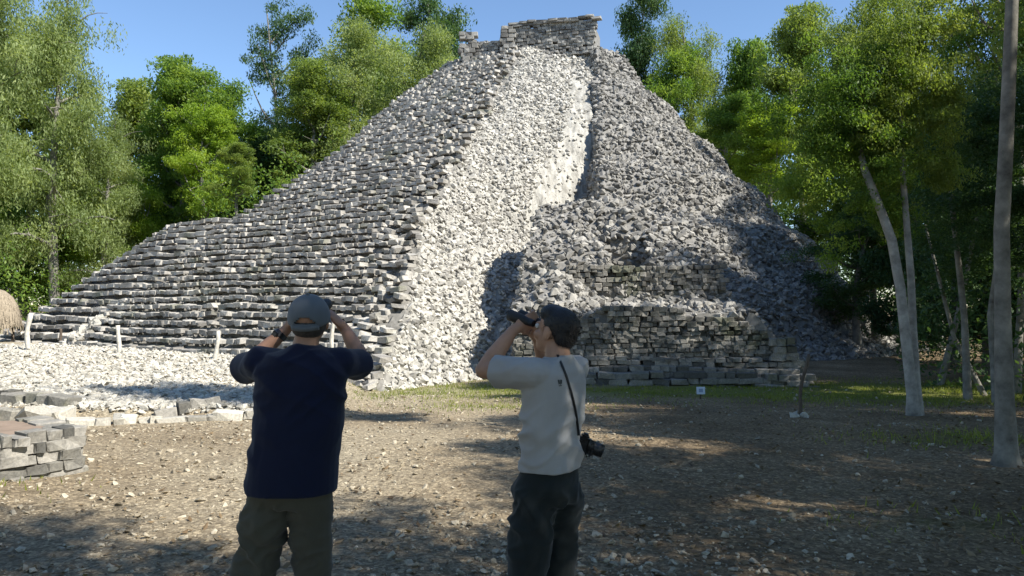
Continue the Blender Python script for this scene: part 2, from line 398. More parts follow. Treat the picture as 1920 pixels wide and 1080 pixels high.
# step stones along every tread
def step_rows():
    P_, E_, S_ = [], [], []
    yaw = math.atan2(AL[1], AL[0]); nst = int((TOPZ - PB) / STEP)
    for k in range(nst):
        z0 = PB + k * STEP; u0 = k * STEP / TAN
        vr = np.interp(u0, VB_U, VB_V) + .1; v = -10.2 + random.uniform(0, .3); h = k / nst
        while v < vr:
            w = random.uniform(.12, .36) * (1 - .30 * h)
            near = max(0, 1 - (vr - v) / 2.2); j = .012 + .04 * h + .10 * near
            wav = .10 * math.sin(v * .55 + k * .4) + .05 * math.sin(v * 1.7 + k)
            if random.random() > .05 + .10 * near:
                uu = u0 + .13 + random.gauss(0, j) + wav * .5; zz = z0 + .165 + random.gauss(0, .008 + j * .5) + wav * .25
                P_.append((P0[0] + uu * IN[0] + (v + w / 2) * AL[0], P0[1] + uu * IN[1] + (v + w / 2) * AL[1], zz))
                S_.append((w * 1.13, random.uniform(.26, .36), random.uniform(.10, .165)))
                E_.append((random.gauss(0, .05 + 1.2 * j), random.gauss(0, .04 + 1.2 * j), yaw + random.gauss(0, .06 + 2 * j)))
            v += w
    P_ = np.array(P_); H, L = pyramid(P_[:, 0], P_[:, 1]); ok = (np.abs(H - P_[:, 2]) < .55) & ((L == 0) | (L == 1))
    return P_[ok], np.array(E_)[ok], np.array(S_)[ok]
p, e, s = step_rows()
stones('step_stone', p, e, s, BLK, M['step'], stairway, (0, 0, 0))
# left terraces: rows on the rounded corner
P_, E_, S_ = [], [], []
for k in range(18):
    z0 = PB + k * STEP * 1.25; rad = 15.9 - (z0 - .3) * 6.5 / 4.9; a = math.radians(205)
    while a < math.radians(285):
        w = random.uniform(.28, .65); rr = rad - .12 + random.gauss(0, .03)
        x = -8 + rr * math.cos(a); y = 41 + rr * math.sin(a)
        P_.append((x, y, z0 + .22 + random.gauss(0, .025))); S_.append((w * 1.1, .36, random.uniform(.13, .20)))
        E_.append((random.gauss(0, .06), random.gauss(0, .05), a + math.pi / 2 + random.gauss(0, .08))); a += w / rad
P_ = np.array(P_); H, L = pyramid(P_[:, 0], P_[:, 1]); ok = (L == 3) | (H - P_[:, 2] < .2)
stones('terrace_stone', P_[ok], np.array(E_)[ok], np.array(S_)[ok], BLK, M['step'], left_ter, (0, 0, 0), 150)

def sample_faces(ids, per_m2, cond=None):
    sel = np.isin(fl, ids); F = HF[sel]; V = hv[F]
    n = np.cross(V[:, 2] - V[:, 0], V[:, 3] - V[:, 1]) * .5; A = np.linalg.norm(n, axis=1); n = n / A[:, None]
    c = V.mean(1); view = np.array([0, 0, CAMH]) - c; fac = (n * view).sum(1) / np.linalg.norm(view, axis=1)
    w = A * (fac > -.15) * (c[:, 1] < 47)
    if cond is not None: w = w * cond(c)
    cnt = int(w.sum() * per_m2); idx = RNG.choice(len(F), cnt, p=w / w.sum())
    a = RNG.random(cnt); b = RNG.random(cnt)
    p = (V[idx, 0] * ((1 - a) * (1 - b))[:, None] + V[idx, 1] * (a * (1 - b))[:, None] + V[idx, 2] * (a * b)[:, None] + V[idx, 3] * ((1 - a) * b)[:, None])
    return p, n[idx]
def rubble(name, ids, dens, smin, smax, mat, parent, cond=None, n_single=300, flat=.75, power=2.2):
    p, n = sample_faces(ids, dens, cond); k = len(p)
    s = smin + (smax - smin) * RNG.random(k) ** power
    S_ = np.stack([s * RNG.uniform(.9, 1.5, k), s * RNG.uniform(.8, 1.2, k), s * RNG.uniform(flat * .8, 1.0, k)], -1)
    E_ = np.stack([RNG.normal(0, .5, k), RNG.normal(0, .5, k), RNG.random(k) * 6.28], -1)
    return stones(name, p + n * (s * .12)[:, None], E_, S_, RUB, mat, parent, (0, 0, 0), n_single)
def smooth_run(c):     # bleached lime run-off: few loose stones there
    return np.where((c[:, 0] > .108 * c[:, 1] - 1.15 - 1.5 * sstep(11, 5, c[:, 2])) & (c[:, 2] > 4.6) & (c[:, 2] < 13.0), .10, 1.0)
rubble('stair_rubble', [0, 3], 20, .05, .19, M['step'], stairway, lambda c: .35 + .9 * sstep(2, 9, c[:, 2]), 60)
rubble('broken_stone', [1], 110, .05, .25, M['scar'], scarp, smooth_run)
rubble('loose_stone', [2], 68, .07, .33, M['body'], body)
rubble('mound_stone', [4], 75, .07, .33, M['body'], shrine, lambda c: (c[:, 2] > .2) * 1.0)

# coursed masonry of the shrine: plinth steps, lower wall, set-back upper wall, end pier
def course_wall(a, b, z0, z1, h, wr, depth, slope=False, jit=.018):
    P_, E_, S_ = [], [], []; a = Vector(a); b = Vector(b); d = b - a; ln = d.length; d /= ln; yaw = math.atan2(d.y, d.x)
    z = z0; row = 0
    while z < z1 - .02:
        lim = ln if not slope else ln * (1 - .42 * max(0, (z - z0) / (z1 - z0) - .15) ** 1.3)
        hh = h * random.uniform(.85, 1.15); t = -random.uniform(0, wr[0])
        while t < lim:
            w = random.uniform(*wr); c = a + d * (t + w / 2)
            if random.random() > .05 and not (slope and z > z1 - .3 and vnoise(np.array([t * 1.1]), np.array([z * 2]), 7)[0] > .55):
                P_.append((c.x - d.y * -depth * .0 + random.gauss(0, jit), c.y + random.gauss(0, jit * 1.6), z + hh / 2 + random.gauss(0, jit * .5) + .03 * math.sin(t * 1.3 + row)))
                S_.append((w * 1.0, depth, hh * 1.02)); E_.append((random.gauss(0, .03), random.gauss(0, .03), yaw + random.gauss(0, .03)))
            t += w
        z += hh; row += 1
    return P_, E_, S_
def yfront(x): return 20.0 - .10 * (x - 1)
P_, E_, S_ = [], [], []
for args in (((.1, yfront(.1) - .02), (7.0, yfront(7.0) - .02), .25, 1.62, .115, (.08, .26), .34, True),
             ((.0, yfront(.0) - .26), (6.95, yfront(6.95) - .26), -.35, .30, .12, (.12, .36), .34),
             ((-.1, yfront(-.1) - .52), (7.0, yfront(7.0) - .52), -.40, .12, .12, (.12, .36), .34),
             ((-.2, yfront(-.2) - .80), (7.05, yfront(7.05) - .80), -.42, -.10, .16, (.2, .6), .36),
             ((1.6, yfront(1.6) + 2.05), (5.9, yfront(5.9) + 2.05), 1.75, 2.72, .11, (.08, .24), .3),
             ((6.55, yfront(6.55) - .20), (7.05, yfront(7.05) - .20), -.35, .75, .17, (.15, .35), .4)):
    a, b, c_ = course_wall(*args); P_ += a; E_ += b; S_ += c_
stones('wall_block', P_, E_, S_, BLK, M['wall'], shrine, (0, 0, 0), 300)

# summit temple: two wall masses and an end pier, coursed, on the platform
temple = under(empty('summit_temple', (0, 0, 0)), pyr); temple.matrix_parent_inverse = Matrix.Translation(-_pv)
TD = Vector((.966, -.262, 0)); TN = Vector((-.262, -.966, 0))
def temple_box(name, a, b, z0, z1, depth, mat):
    a = Vector((*a, 0)); b = Vector((*b, 0)); d = (b - a).normalized(); nrm = Vector((-d.y, d.x, 0)); V = []
    for z in (z0, z1):
        for q in (a, b, b + nrm * depth, a + nrm * depth): V.append((q.x, q.y, z))
    o = link(name, np_mesh(name, V, [[0, 1, 2, 3], [7, 6, 5, 4], [0, 4, 5, 1], [1, 5, 6, 2], [2, 6, 7, 3], [3, 7, 4, 0]]), temple, mat)
    return o
A1 = at(948, 60, 42.6); B1 = at(1113, 40, 41.3); A0 = at(884, 80, 43.0); B0 = at(946, 72, 42.62)
zt = B1.z + .25
temple_box('wall_core', (A1.x, A1.y + .15), (B1.x, B1.y + .15), 15.2, zt - .3, 2.4, M['greyearth'])
temple_box('wall_core', (A0.x, A0.y + .15), (B0.x - .05, B0.y + .15), 15.0, A0.z - .1, 1.6, M['greyearth'])
P_, E_, S_ = [], [], []
for args in (((A1.x, A1.y), (B1.x, B1.y), 15.3, zt - .2, .14, (.12, .34), .36),
             ((A1.x + .5, A1.y - .16), (B1.x, B1.y - .10), zt - .22, zt, .13, (.35, .7), .5),
             ((A0.x, A0.y), (B0.x, B0.y), 15.0, A0.z, .14, (.12, .34), .36),
             ((A0.x - .42, A0.y - .1), (A0.x + .02, A0.y - .12), 14.6, A0.z + .35, .24, (.3, .45), .5),
             ((A1.x - .1, A1.y - .25), (A1.x + .3, A1.y - .28), 15.2, A1.z + .0, .22, (.3, .42), .45)):
    a, b, c_ = course_wall(*args); P_ += a; E_ += b; S_ += c_
stones('temple_block', P_, E_, S_, BLK, M['body'], temple, (0, 0, 0), 240)
# loose balustrade rubble lying on the lower left of the stairs
P_, E_, S_ = [], [], []
for i in range(150):
    t = random.random(); c = at(138 + 100 * t, 640 - 62 * t, 26.2 + 1.9 * t); o = random.gauss(0, .22)
    P_.append((c.x + o * AL[0], c.y + o * AL[1] - .1, c.z + random.uniform(-.12, .18))); s_ = random.uniform(.16, .42)
    S_.append((s_ * 1.2, s_, s_ * .8)); E_.append((random.gauss(0, .5), random.gauss(0, .5), random.random() * 6))
stones('balustrade_stone', P_, E_, S_, RUB, M['white'], stairway, (0, 0, 0), 150)

# ------------------------------------------------------------------ rubble bank, kerb, plinth
bank = link('rubble_bank', np_mesh('rubble_bank', [(-5, 12.4, -.2), (-13, 16, -.2), (-12, 19, -.2)], [[0, 1, 2]]), None, M['white'])
tag(bank, kind='structure')
n = 26000
y = 11.9 + 14 * RNG.random(n) ** 1.6; x = -y * RNG.uniform(.30, .74, n); m = (RNG.random(n) < bank_mask(x, y)) & (pyramid(x, y)[0] < ground_z(x, y) + .25)
x = x[m]; y = y[m]; n = len(x); s_ = .035 + .11 * RNG.random(n) ** 3
stones('bank_stone', np.stack([x, y, ground_z(x, y) + s_ * .18], -1), np.stack([RNG.normal(0, .35, n), RNG.normal(0, .35, n), RNG.random(n) * 6], -1),
       np.stack([s_ * 1.4, s_ * 1.1, s_ * .75], -1), RUB, M['white'], bank, (0, 0, 0), 300)

def stone_row(parent, name, pts, rows, wr, h, depth, mat, jit=.02, base=None, rj=.05):
    P_, E_, S_ = [], [], []
    for r_ in range(rows):
        for a, b in zip(pts[:-1], pts[1:]):
            a = Vector(a); b = Vector(b); d = b - a; ln = d.length; d /= ln; t = random.uniform(-.1, 0)
            while t < ln:
                w = random.uniform(*wr); c = a + d * (t + w / 2)
                zb = base if base is not None else gz(c.x, c.y) - .03
                hh = h * random.uniform(.8, 1.2)
                P_.append((c.x + random.gauss(0, jit), c.y + random.gauss(0, jit), zb + r_ * h + hh / 2 - .02))
                S_.append((w * 1.02, depth * random.uniform(.85, 1.2), hh)); E_.append((random.gauss(0, rj), random.gauss(0, rj), math.atan2(d.y, d.x) + random.gauss(0, rj)))
                t += w
    stones(name, P_, E_, S_, BLK, mat, parent, (0, 0, 0), 300)
kerb = empty('stone_kerb', (0, 0, 0))
tag(kerb, 'low kerb of pale dressed stones edging the white rubble bank', 'kerb')
k0 = on_z(140, 793, 0.0); k1 = on_z(300, 784, 0); k2 = on_z(405, 779, 0); k3 = on_z(500, 776, 0)
stone_row(kerb, 'kerb_stone', [(k0.x, k0.y), (k1.x, k1.y), (k2.x, k2.y), (k3.x, k3.y)], 1, (.14, .46), .15, .30, M['white'], rj=.07)
upper = empty('upper_kerb', (0, 0, 0))
tag(upper, 'short mossy row of grey stones set back above the pale kerb', 'kerb')
q0 = on_z(305, 759, .15); q1 = on_z(410, 751, .15)
stone_row(upper, 'kerb_stone', [(q0.x, q0.y), (q1.x, q1.y)], 1, (.14, .34), .16, .26, M['wall'], rj=.08)
edge = empty('boulder_edging', (0, 0, 0))
tag(edge, 'rough line of boulders behind the plinth on the far left', 'edging')
stone_row(edge, 'boulder', [tuple(on_z(-60, 772, .05).xy), tuple(on_z(125, 776, .05).xy)], 1, (.2, .45), .28, .35, M['white'], .06)
stone_row(edge, 'boulder', [tuple(on_z(-60, 752, .1).xy), tuple(on_z(110, 757, .1).xy)], 1, (.2, .4), .26, .3, M['wall'], .06)
big = empty('white_boulder', (0, 0, 0)); c = on_z(62, 792, .02)
o = link('white_boulder', np_mesh('white_boulder', RUB[3][0], RUB[3][1]), None, M['white']); bpy.data.objects.remove(big)
o.location = (c.x, c.y, .12); o.scale = (.55, .4, .42); o.rotation_euler = (.3, .2, .4)
tag(o, 'largest white boulder lying behind the plinth', 'boulder')

plinth = empty('stone_plinth', (0, 0, 0))
tag(plinth, 'low rough stone plinth with an earth top at the left edge', 'plinth')
pr = at(132, 890, 7.65); pl = Vector((-5.6, 5.75, 0)); bk = Vector((-5.2, 8.35, 0)); bl = Vector((-7.6, 7.2, 0))
PT = .47
V = [(p_.x, p_.y, z) for z in (-.1, PT - .02) for p_ in (Vector((pl.x, pl.y + .08, 0)), Vector((pr.x - .08, pr.y, 0)), bk, bl)]
link('earth_top', np_mesh('earth_top', V, [[0, 1, 2, 3], [7, 6, 5, 4], [0, 4, 5, 1], [1, 5, 6, 2], [2, 6, 7, 3], [3, 7, 4, 0]]), plinth, plain('packed_earth', (.25, .19, .145), .95, .25, 5, .1, .3))
stone_row(plinth, 'plinth_stone', [(pl.x, pl.y), (pr.x - .1, pr.y)], 5, (.09, .30), .10, .24, M['wall'], .012, base=-.01, rj=.03)
stone_row(plinth, 'plinth_stone', [(pr.x - .04, pr.y + .05), (bk.x, bk.y)], 5, (.09, .26), .10, .22, M['wall'], .012, base=-.01, rj=.03)

# ------------------------------------------------------------------ sticks, sign, thatched shelter
def tube(pts, rads, n=8, caps=True):
    pts = [Vector(p_) for p_ in pts]; V = []; F = []
    for i, p_ in enumerate(pts):
        d = (pts[min(i + 1, len(pts) - 1)] - pts[max(i - 1, 0)]).normalized()
        u = d.cross(Vector((0, 1, 0)) if abs(d.y) < .9 else Vector((1, 0, 0))).normalized(); w = d.cross(u)
        for k in range(n):
            a = 2 * math.pi * k / n; V.append(p_ + (u * math.cos(a) + w * math.sin(a)) * rads[i])
    for i in range(len(pts) - 1):
        for k in range(n):
            F.append([i * n + k, i * n + (k + 1) % n, (i + 1) * n + (k + 1) % n, (i + 1) * n + k])
    if caps:
        for i, s_ in ((0, 1), (len(pts) - 1, -1)):
            V.append(pts[i]); c_ = len(V) - 1
            for k in range(n): F.append([c_, c_, i * n + k, i * n + (k + 1) % n][1:] + [c_] if False else [i * n + k, i * n + (k + 1) % n, c_, c_])
    return V, F
def tri_mesh(name, V, F, smooth=True):
    me = bpy.data.meshes.new(name); FF = []
    for f in F:
        g = []
        for i in f:
            if i not in g: g.append(int(i))
        FF.append(g)
    me.from_pydata([tuple(v) for v in V], [], FF); me.update()
    me.polygons.foreach_set('use_smooth', np.full(len(me.polygons), bool(smooth)))
    return me
def stick(name, a, b, r, mat, label, group=None, kink=.03, cat='post'):
    a = Vector(a); b = Vector(b); pts = []; rd = []
    for i in range(9):
        t = i / 8; p_ = a.lerp(b, t); k = kink * math.sin(t * 7 + a.x * 3)
        pts.append(p_ + Vector((k, 0, 0))); rd.append(r * (1.1 - .25 * t) * (1 + .12 * math.sin(i * 2.3 + a.x)))
    return tag(link(name, tri_mesh(name, *tube(pts, rd)), None, mat), label, cat, group)
def post_px(x0, y0, x1, y1, Y, r, label, mat='post', kink=.03):
    a = at(x0, y0, Y); b = at(x1, y1, Y)
    return stick('fence_post', Vector((a.x, a.y, a.z - .25)), b, r, M[mat], label, 'stick posts along the foot of the stairs', kink)
post_px(48, 676, 57, 587, 23.2, .075, 'crooked bleached stick post nearest the thatched shelter', kink=.05)
post_px(221, 690, 223, 610, 21.8, .065, 'straight bleached stick post right of the loose white rubble strip')
post_px(401, 702, 408, 620, 20.0, .06, 'leaning bleached stick post left of the man in navy')
post_px(622, 700, 625, 592, 17.6, .05, 'white stick post half hidden behind the navy man\'s head')
post_px(113, 642, 114, 616, 27.0, .05, 'small brown stick post beside the white rubble strip', 'brownpost', .01)
a = on_z(1496, 783, -.12); b = at(1513, 664, a.y + .1)
stick('leaning_stake', (a.x, a.y, a.z - .1), b, .03, M['brownpost'], 'dark leaning stake wedged in stones near the shrine corner', cat='stake')
for i, (dx, dy, s_) in enumerate(((-.07, -.05, .16), (.06, -.04, .15), (.01, .07, .14))):
    o = link('footing_stone', np_mesh('footing_stone', *RUB[i + 4]), None, M['white'])
    o.location = (a.x + dx * 1.3, a.y + dy * 1.3, a.z + .03); o.scale = (s_ * 1.3, s_, s_ * .8); o.rotation_euler = (i, .2, i * 2)
    tag(o, ('pale footing stone left of the leaning stake', 'pale footing stone right of the leaning stake', 'pale footing stone behind the leaning stake')[i], 'stone', 'stones round the stake')
sg = empty('small_sign', on_z(1314, 748, -.22))
tag(sg, 'small pale blue notice board low on the grass before the shrine', 'sign')
def box_mesh(name, sx, sy, sz, bev=.1):
    bm = bmesh.new(); bmesh.ops.create_cube(bm, size=1.0); bmesh.ops.scale(bm, vec=(sx, sy, sz), verts=bm.verts)
    bmesh.ops.bevel(bm, geom=bm.edges[:], offset=bev * min(sx, sy, sz), segments=2, affect='EDGES')
    me = bpy.data.meshes.new(name); bm.to_mesh(me); bm.free(); return me
o = link('board', box_mesh('board', .17, .02, .15), sg, plain('sign_paint', (.55, .62, .72), .5, .05)); o.location = (0, 0, .17); o.rotation_euler = (-.2, 0, .05)
o2 = link('pictogram', box_mesh('pictogram', .085, .006, .07), sg, plain('sign_ink', (.25, .32, .45), .5, .05)); o2.location = (0, -.0135, .172); o2.rotation_euler = (-.2, 0, .05)
o = link('stake', box_mesh('stake', .03, .03, .3), sg, M['brownpost']); o.location = (0, .03, .04)

hut_c = at(-14, 640, 28.2)
hut = empty('thatched_shelter', (hut_c.x, hut_c.y, pz(hut_c.x, hut_c.y)))
tag(hut, 'small round thatched shelter cut off by the left edge', 'shelter')
hb = pz(hut_c.x, hut_c.y); ez = at(0, 613, 28.2).z - hb; tz = at(0, 541, 28.2).z - hb
thatch = plain('dry_thatch', (.27, .225, .165), .95, .5, 20, .1, .8)
V = []; F = []; N = 40
for i, (rr, zz) in enumerate(((.92, 0), (.93, .08), (.88, .3), (.78, .55), (.6, .78), (.36, .94), (.12, 1.0), (.0, 1.02))):
    for k in range(N):
        a_ = 2 * math.pi * k / N; q = rr * (1 + .035 * math.sin(k * 5.3 + i)); V.append((q * math.cos(a_), q * math.sin(a_), ez + (tz - ez) * zz + (.05 * math.sin(k * 7.1) if i < 2 else 0)))
for i in range(7):
    for k in range(N): F.append([i * N + k, i * N + (k + 1) % N, (i + 1) * N + (k + 1) % N, (i + 1) * N + k])
F.append(list(range(N))[::-1])
roof = link('thatch_roof', tri_mesh('thatch_roof', V, F, False), hut, thatch)
V = []; F = []
for k in range(900):
    a_ = random.random() * 6.283; t = random.random() ** 1.3; r0 = .95 * math.cos(t * 1.45) + .01; z0 = ez + (tz - ez) * math.sin(t * 1.5)
    r1 = r0 + random.uniform(.01, .06); z1 = z0 - random.uniform(.12, .3); da = random.uniform(.01, .03); i0 = len(V)
    V += [(r0 * math.cos(a_), r0 * math.sin(a_), z0 + .02), (r1 * math.cos(a_ - da), r1 * math.sin(a_ - da), z1), (r1 * math.cos(a_ + da), r1 * math.sin(a_ + da), z1)]; F.append([i0, i0 + 1, i0 + 2])
link('thatch_fringe', tri_mesh('thatch_fringe', V, F, False), roof, thatch)['kind'] = 'stuff'
for k in range(4):
    a_ = .5 + k * math.pi / 2
    px_ = .62 * math.cos(a_); py_ = .62 * math.sin(a_); bz = min(pz(hut_c.x + px_, hut_c.y + py_) - hb, .3) - .3
    link('post', tri_mesh('post', *tube([(px_, py_, bz), (px_, py_, ez + .1)], [.05, .045])), hut, M['brownpost'])

# ------------------------------------------------------------------ gravel, litter, grass (nobody could count them)
def ground_scatter(n, ymax, xr, power):
    y = 3.2 + (ymax - 3.2) * RNG.random(n) ** power; x = y * RNG.uniform(-xr, xr, n); return x, y
x, y = ground_scatter(34000, 20, .75, 1.9); m = (pyramid(x, y)[0] < -.2) & (bank_mask(x, y) < .5); x = x[m]; y = y[m]; n = len(x)
clus = np.clip(.5 + 2.2 * fbm(x * .9, y * .9, 81, 3), 0.05, 1) * (1 - .72 * sstep(.3, 2.5, x)); m = RNG.random(n) < clus; x = x[m]; y = y[m]; n = len(x)
s_ = .010 + .050 * RNG.random(n) ** 4.5 + .0012 * y
M['gravel'] = stone_mat('pale_gravel', (.46, .405, .31), (.33, .285, .21), (.19, .155, .11), .2)
grav = stones('gravel', np.stack([x, y, ground_z(x, y) + s_ * .12], -1), RNG.normal(0, .4, (n, 3)) + np.stack([0 * x, 0 * x, RNG.random(n) * 6], -1),
              np.stack([s_ * 1.4, s_, s_ * .7], -1), RUB[:6], M['gravel'], None, (0, 0, 0), 0, plural='gravel')
tag(grav, 'loose pale gravel scattered over the clearing', 'gravel', kind='stuff')
x, y = ground_scatter(14000, 17, .75, 1.3); n = len(x); m = (RNG.random(n) < np.clip(.35 + .25 * np.sign(x) + 1.5 * fbm(x * .5, y * .5, 91, 3), .03, 1)); x = x[m]; y = y[m]; n = len(x)
L_ = RNG.uniform(.018, .042, n); a_ = RNG.random(n) * 6.28; z = ground_z(x, y) + .012; W = np.stack([np.cos(a_), np.sin(a_), RNG.normal(0, .25, n)], -1) * L_[:, None]; U = np.stack([-np.sin(a_), np.cos(a_), RNG.normal(0, .35, n)], -1) * (L_ * .45)[:, None]
c_ = np.stack([x, y, z], -1); V = np.stack([c_ - W, c_ - U, c_ + W + np.array([0, 0, .012]), c_ + U], 1).reshape(-1, 3)
litter = link('leaf_litter', np_mesh('leaf_litter', V, np.arange(4 * n).reshape(-1, 4), np.repeat(RNG.random(n), 4)), None,
              leaf_mat('dry_leaf', (.07, .045, .025), (.16, .11, .06), (.30, .22, .12), .15))
tag(litter, 'dry brown leaves scattered over the clearing', 'leaf litter', kind='stuff')
x, y = ground_scatter(220000, 21, .75, .7); g_ = grass_mask(x, y) * np.clip(.5 + 2.6 * fbm(x * 1.3, y * 1.3, 95, 3), 0, 1)
m = (RNG.random(len(x)) < g_ * .8) & (pyramid(x, y)[0] < ground_z(x, y)); x = x[m]; y = y[m]; n = len(x)
h_ = RNG.uniform(.03, .10, n); a_ = RNG.random(n) * 6.28; z = ground_z(x, y) - .01; c_ = np.stack([x, y, z], -1)
U = np.stack([np.cos(a_), np.sin(a_), 0 * a_], -1) * .009; T = np.stack([RNG.normal(0, .4, n) * h_, RNG.normal(0, .4, n) * h_, h_], -1)
V = np.stack([c_ - U, c_ + U, c_ + T], 1).reshape(-1, 3)
grass = link('grass', np_mesh('grass', V, np.arange(3 * n).reshape(-1, 3), np.repeat(RNG.random(n), 3)), None,
             leaf_mat('short_grass', (.11, .15, .025), (.20, .24, .045), (.32, .33, .08), .4))
tag(grass, 'short yellow green grass at the foot of the pyramid', 'grass', kind='stuff')

# ------------------------------------------------------------------ trees
M['bark'] = plain('grey_bark', (.19, .18, .155), .9, .6, 5, .1, .7)
M['palebark'] = plain('pale_bark', (.29, .28, .255), .9, .6, 4.5, .12, .6)
M['darkbark'] = plain('dark_bark', (.12, .105, .085), .9, .45, 7, .1, .6)
LEAF = {'olive': leaf_mat('olive_leaf', (0.138, 0.186, 0.066), (0.230, 0.294, 0.110), (0.356, 0.407, 0.176), .5),
        'broad': leaf_mat('green_leaf', (0.057, 0.124, 0.022), (0.127, 0.215, 0.039), (0.253, 0.339, 0.066), .5),
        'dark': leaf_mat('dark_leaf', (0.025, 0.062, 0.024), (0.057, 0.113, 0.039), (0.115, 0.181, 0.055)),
        'lime': leaf_mat('lime_leaf', (0.127, 0.215, 0.022), (0.230, 0.339, 0.039), (0.380, 0.452, 0.077), .52),
        'fine': leaf_mat('fine_leaf', (0.086, 0.141, 0.031), (0.172, 0.237, 0.055), (0.287, 0.339, 0.094), .5)}
def make_tree(seed, n_limb, lo, rad, n_clump, per, leaf, droop=0.0, flat=.7, r0=.16, twig=4, narrow=.45, spread=.55):
    """a tree 10 m tall: trunk+limbs mesh, crown mesh of many small leaves"""
    r = random.Random(seed); g = np.random.default_rng(seed); V = []; F = []; tips = []
    def add(pts, rd, n):
        v, f = tube(pts, rd, n, False); b = len(V); V.extend(v); F.extend([[i + b for i in q] for q in f])
    lean = Vector((r.gauss(0, .5), r.gauss(0, .5), 0)); tp = []
    for i in range(9):
        t = i / 8; tp.append(Vector((lean.x * t * t + .12 * math.sin(t * 5 + seed), lean.y * t * t + .12 * math.cos(t * 4 + seed), 9.2 * t)))
    add(tp, [r0 * (1.25 if i == 0 else 1) * (1 - .105 * i) for i in range(9)], 8)
    def tpt(t):
        q = t * 8; i = min(int(q), 7); return tp[i].lerp(tp[i + 1], q - i)
    for k in range(n_limb):
        t = lo + (1 - lo) * ((k + .5) / n_limb) ** .9 * .96; a = k * 2.4 + r.uniform(-.5, .5); h = (t - lo) / (1 - lo)
        ln = rad * (1.0 - (1 - narrow) * h) * r.uniform(.62, 1.05) * (math.sin(min(1, h * 3 + .45) * 1.57))
        up = r.uniform(.25, .9) * (.6 + .6 * h); p = tpt(t * .93); d = Vector((math.cos(a), math.sin(a), up)).normalized(); pts = [p]
        for i in range(5):
            d = (d + Vector((r.gauss(0, .16), r.gauss(0, .16), .10 - droop * .12 * i))).normalized(); pts.append(pts[-1] + d * ln / 5)
        rb = r0 * .5 * (1 - .6 * h); add(pts, [rb, rb * .8, rb * .62, rb * .46, rb * .32, rb * .18], 5)
        tips.append(pts[-1]); tips.append(pts[-2])
        for j in range(twig):
            i = r.randint(1, 4); d2 = (Vector((r.gauss(0, 1), r.gauss(0, 1), r.gauss(.35, .6)))).normalized(); l2 = ln * r.uniform(.25, .5)
            q = pts[i] + d2 * l2 * .5; e = q + (d2 + Vector((0, 0, .15 - droop))).normalized() * l2 * .5
            add([pts[i], q, e], [rb * .4, rb * .25, rb * .1], 4); tips.append(e); tips.append(q)
    tips.append(tp[-1])
    T = np.array([tuple(p) for p in tips]); idx = g.choice(len(T), n_clump); cl = T[idx] + g.normal(0, .22, (n_clump, 3))
    crad = g.uniform(.25, spread, n_clump); cb = g.random(n_clump)
    n = n_clump * per; ci = np.repeat(np.arange(n_clump), per)
    o = g.normal(0, 1, (n, 3)); o /= np.linalg.norm(o, axis=1)[:, None]; o *= (g.random(n) ** .45 * crad[ci])[:, None] * 1.25; o[:, 2] *= flat
    o[:, 2] -= droop * .55 * np.abs(g.normal(0, 1, n)) * crad[ci]
    c = cl[ci] + o; L = leaf * g.uniform(.65, 1.3, n)
    d = g.normal(0, 1, (n, 3)); d[:, 2] -= .25 + droop * 1.6; d /= np.linalg.norm(d, axis=1)[:, None]
    nn = g.normal(0, .65, (n, 3)); nn[:, 2] += .9; u = np.cross(d, nn); u /= np.linalg.norm(u, axis=1)[:, None] + 1e-6
    W = d * L[:, None]; U = u * (L * (.42 - .17 * min(droop, 1)))[:, None]
    Q = np.stack([c - W * .5, c - U * .5 - W * .05, c + W * .5, c + U * .5 - W * .05], 1).reshape(-1, 3)
    tint = np.clip(cb[ci] * .6 + g.random(n) * .4, 0, 1)
    tm = tri_mesh('trunk', V, F); cm = np_mesh('crown', Q, np.arange(4 * n).reshape(-1, 4), np.repeat(tint, 4))
    return tm, cm, rad
TK = {}
for nm, kw in {'olive': dict(n_limb=15, lo=.22, rad=2.7, n_clump=241, per=217, leaf=0.114, droop=.75, flat=.9, narrow=.5),
               'olive2': dict(n_limb=13, lo=.30, rad=2.9, n_clump=218, per=217, leaf=0.104, droop=.5, flat=.8, narrow=.55),
               'broad': dict(n_limb=14, lo=.25, rad=2.9, n_clump=218, per=190, leaf=0.135, flat=.6, narrow=.5),
               'broad2': dict(n_limb=12, lo=.35, rad=2.6, n_clump=172, per=201, leaf=0.129, flat=.55, narrow=.65),
               'dark': dict(n_limb=16, lo=.18, rad=2.6, n_clump=229, per=190, leaf=0.123, flat=.7, narrow=.55),
               'sparse': dict(n_limb=13, lo=.40, rad=2.6, n_clump=114, per=156, leaf=0.107, flat=.5, narrow=.6, spread=.45),
               'bush': dict(n_limb=14, lo=.05, rad=4.2, n_clump=229, per=179, leaf=0.168, flat=.7, narrow=.35, spread=.8),
               'near': dict(n_limb=14, lo=.48, rad=3.3, n_clump=345, per=144, leaf=0.108, flat=.5, narrow=.7, r0=.11, twig=6, spread=.5)}.items():
    TK[nm] = make_tree(sum(map(ord, nm)) * 7, **kw)
def own_mat(o, mat):
    if not o.data.materials: o.data.materials.append(None)
    o.material_slots[0].link = 'OBJECT'; o.material_slots[0].material = mat
def tree_at(x, y, z, h, w, kind, leaf, label, bark='bark', name='tree', cat='tree', group=None, rot=None):
    tm, cm, rad = TK[kind]
    t = empty(name, (x, y, z)); sz = h / 10; sx = w / (2 * rad)
    rz = (sum(ord(q) * (i_ + 3) for i_, q in enumerate(label)) % 628) / 100 if rot is None else rot
    for nm, me, mat in (('trunk', tm, M[bark]), ('crown', cm, LEAF[leaf])):
        o = bpy.data.objects.new(nm, me); C.objects.link(o); o.parent = t; o.scale = (sx, sx, sz); o.rotation_euler = (0, 0, rz); own_mat(o, mat)
    return tag(t, label, cat, group)
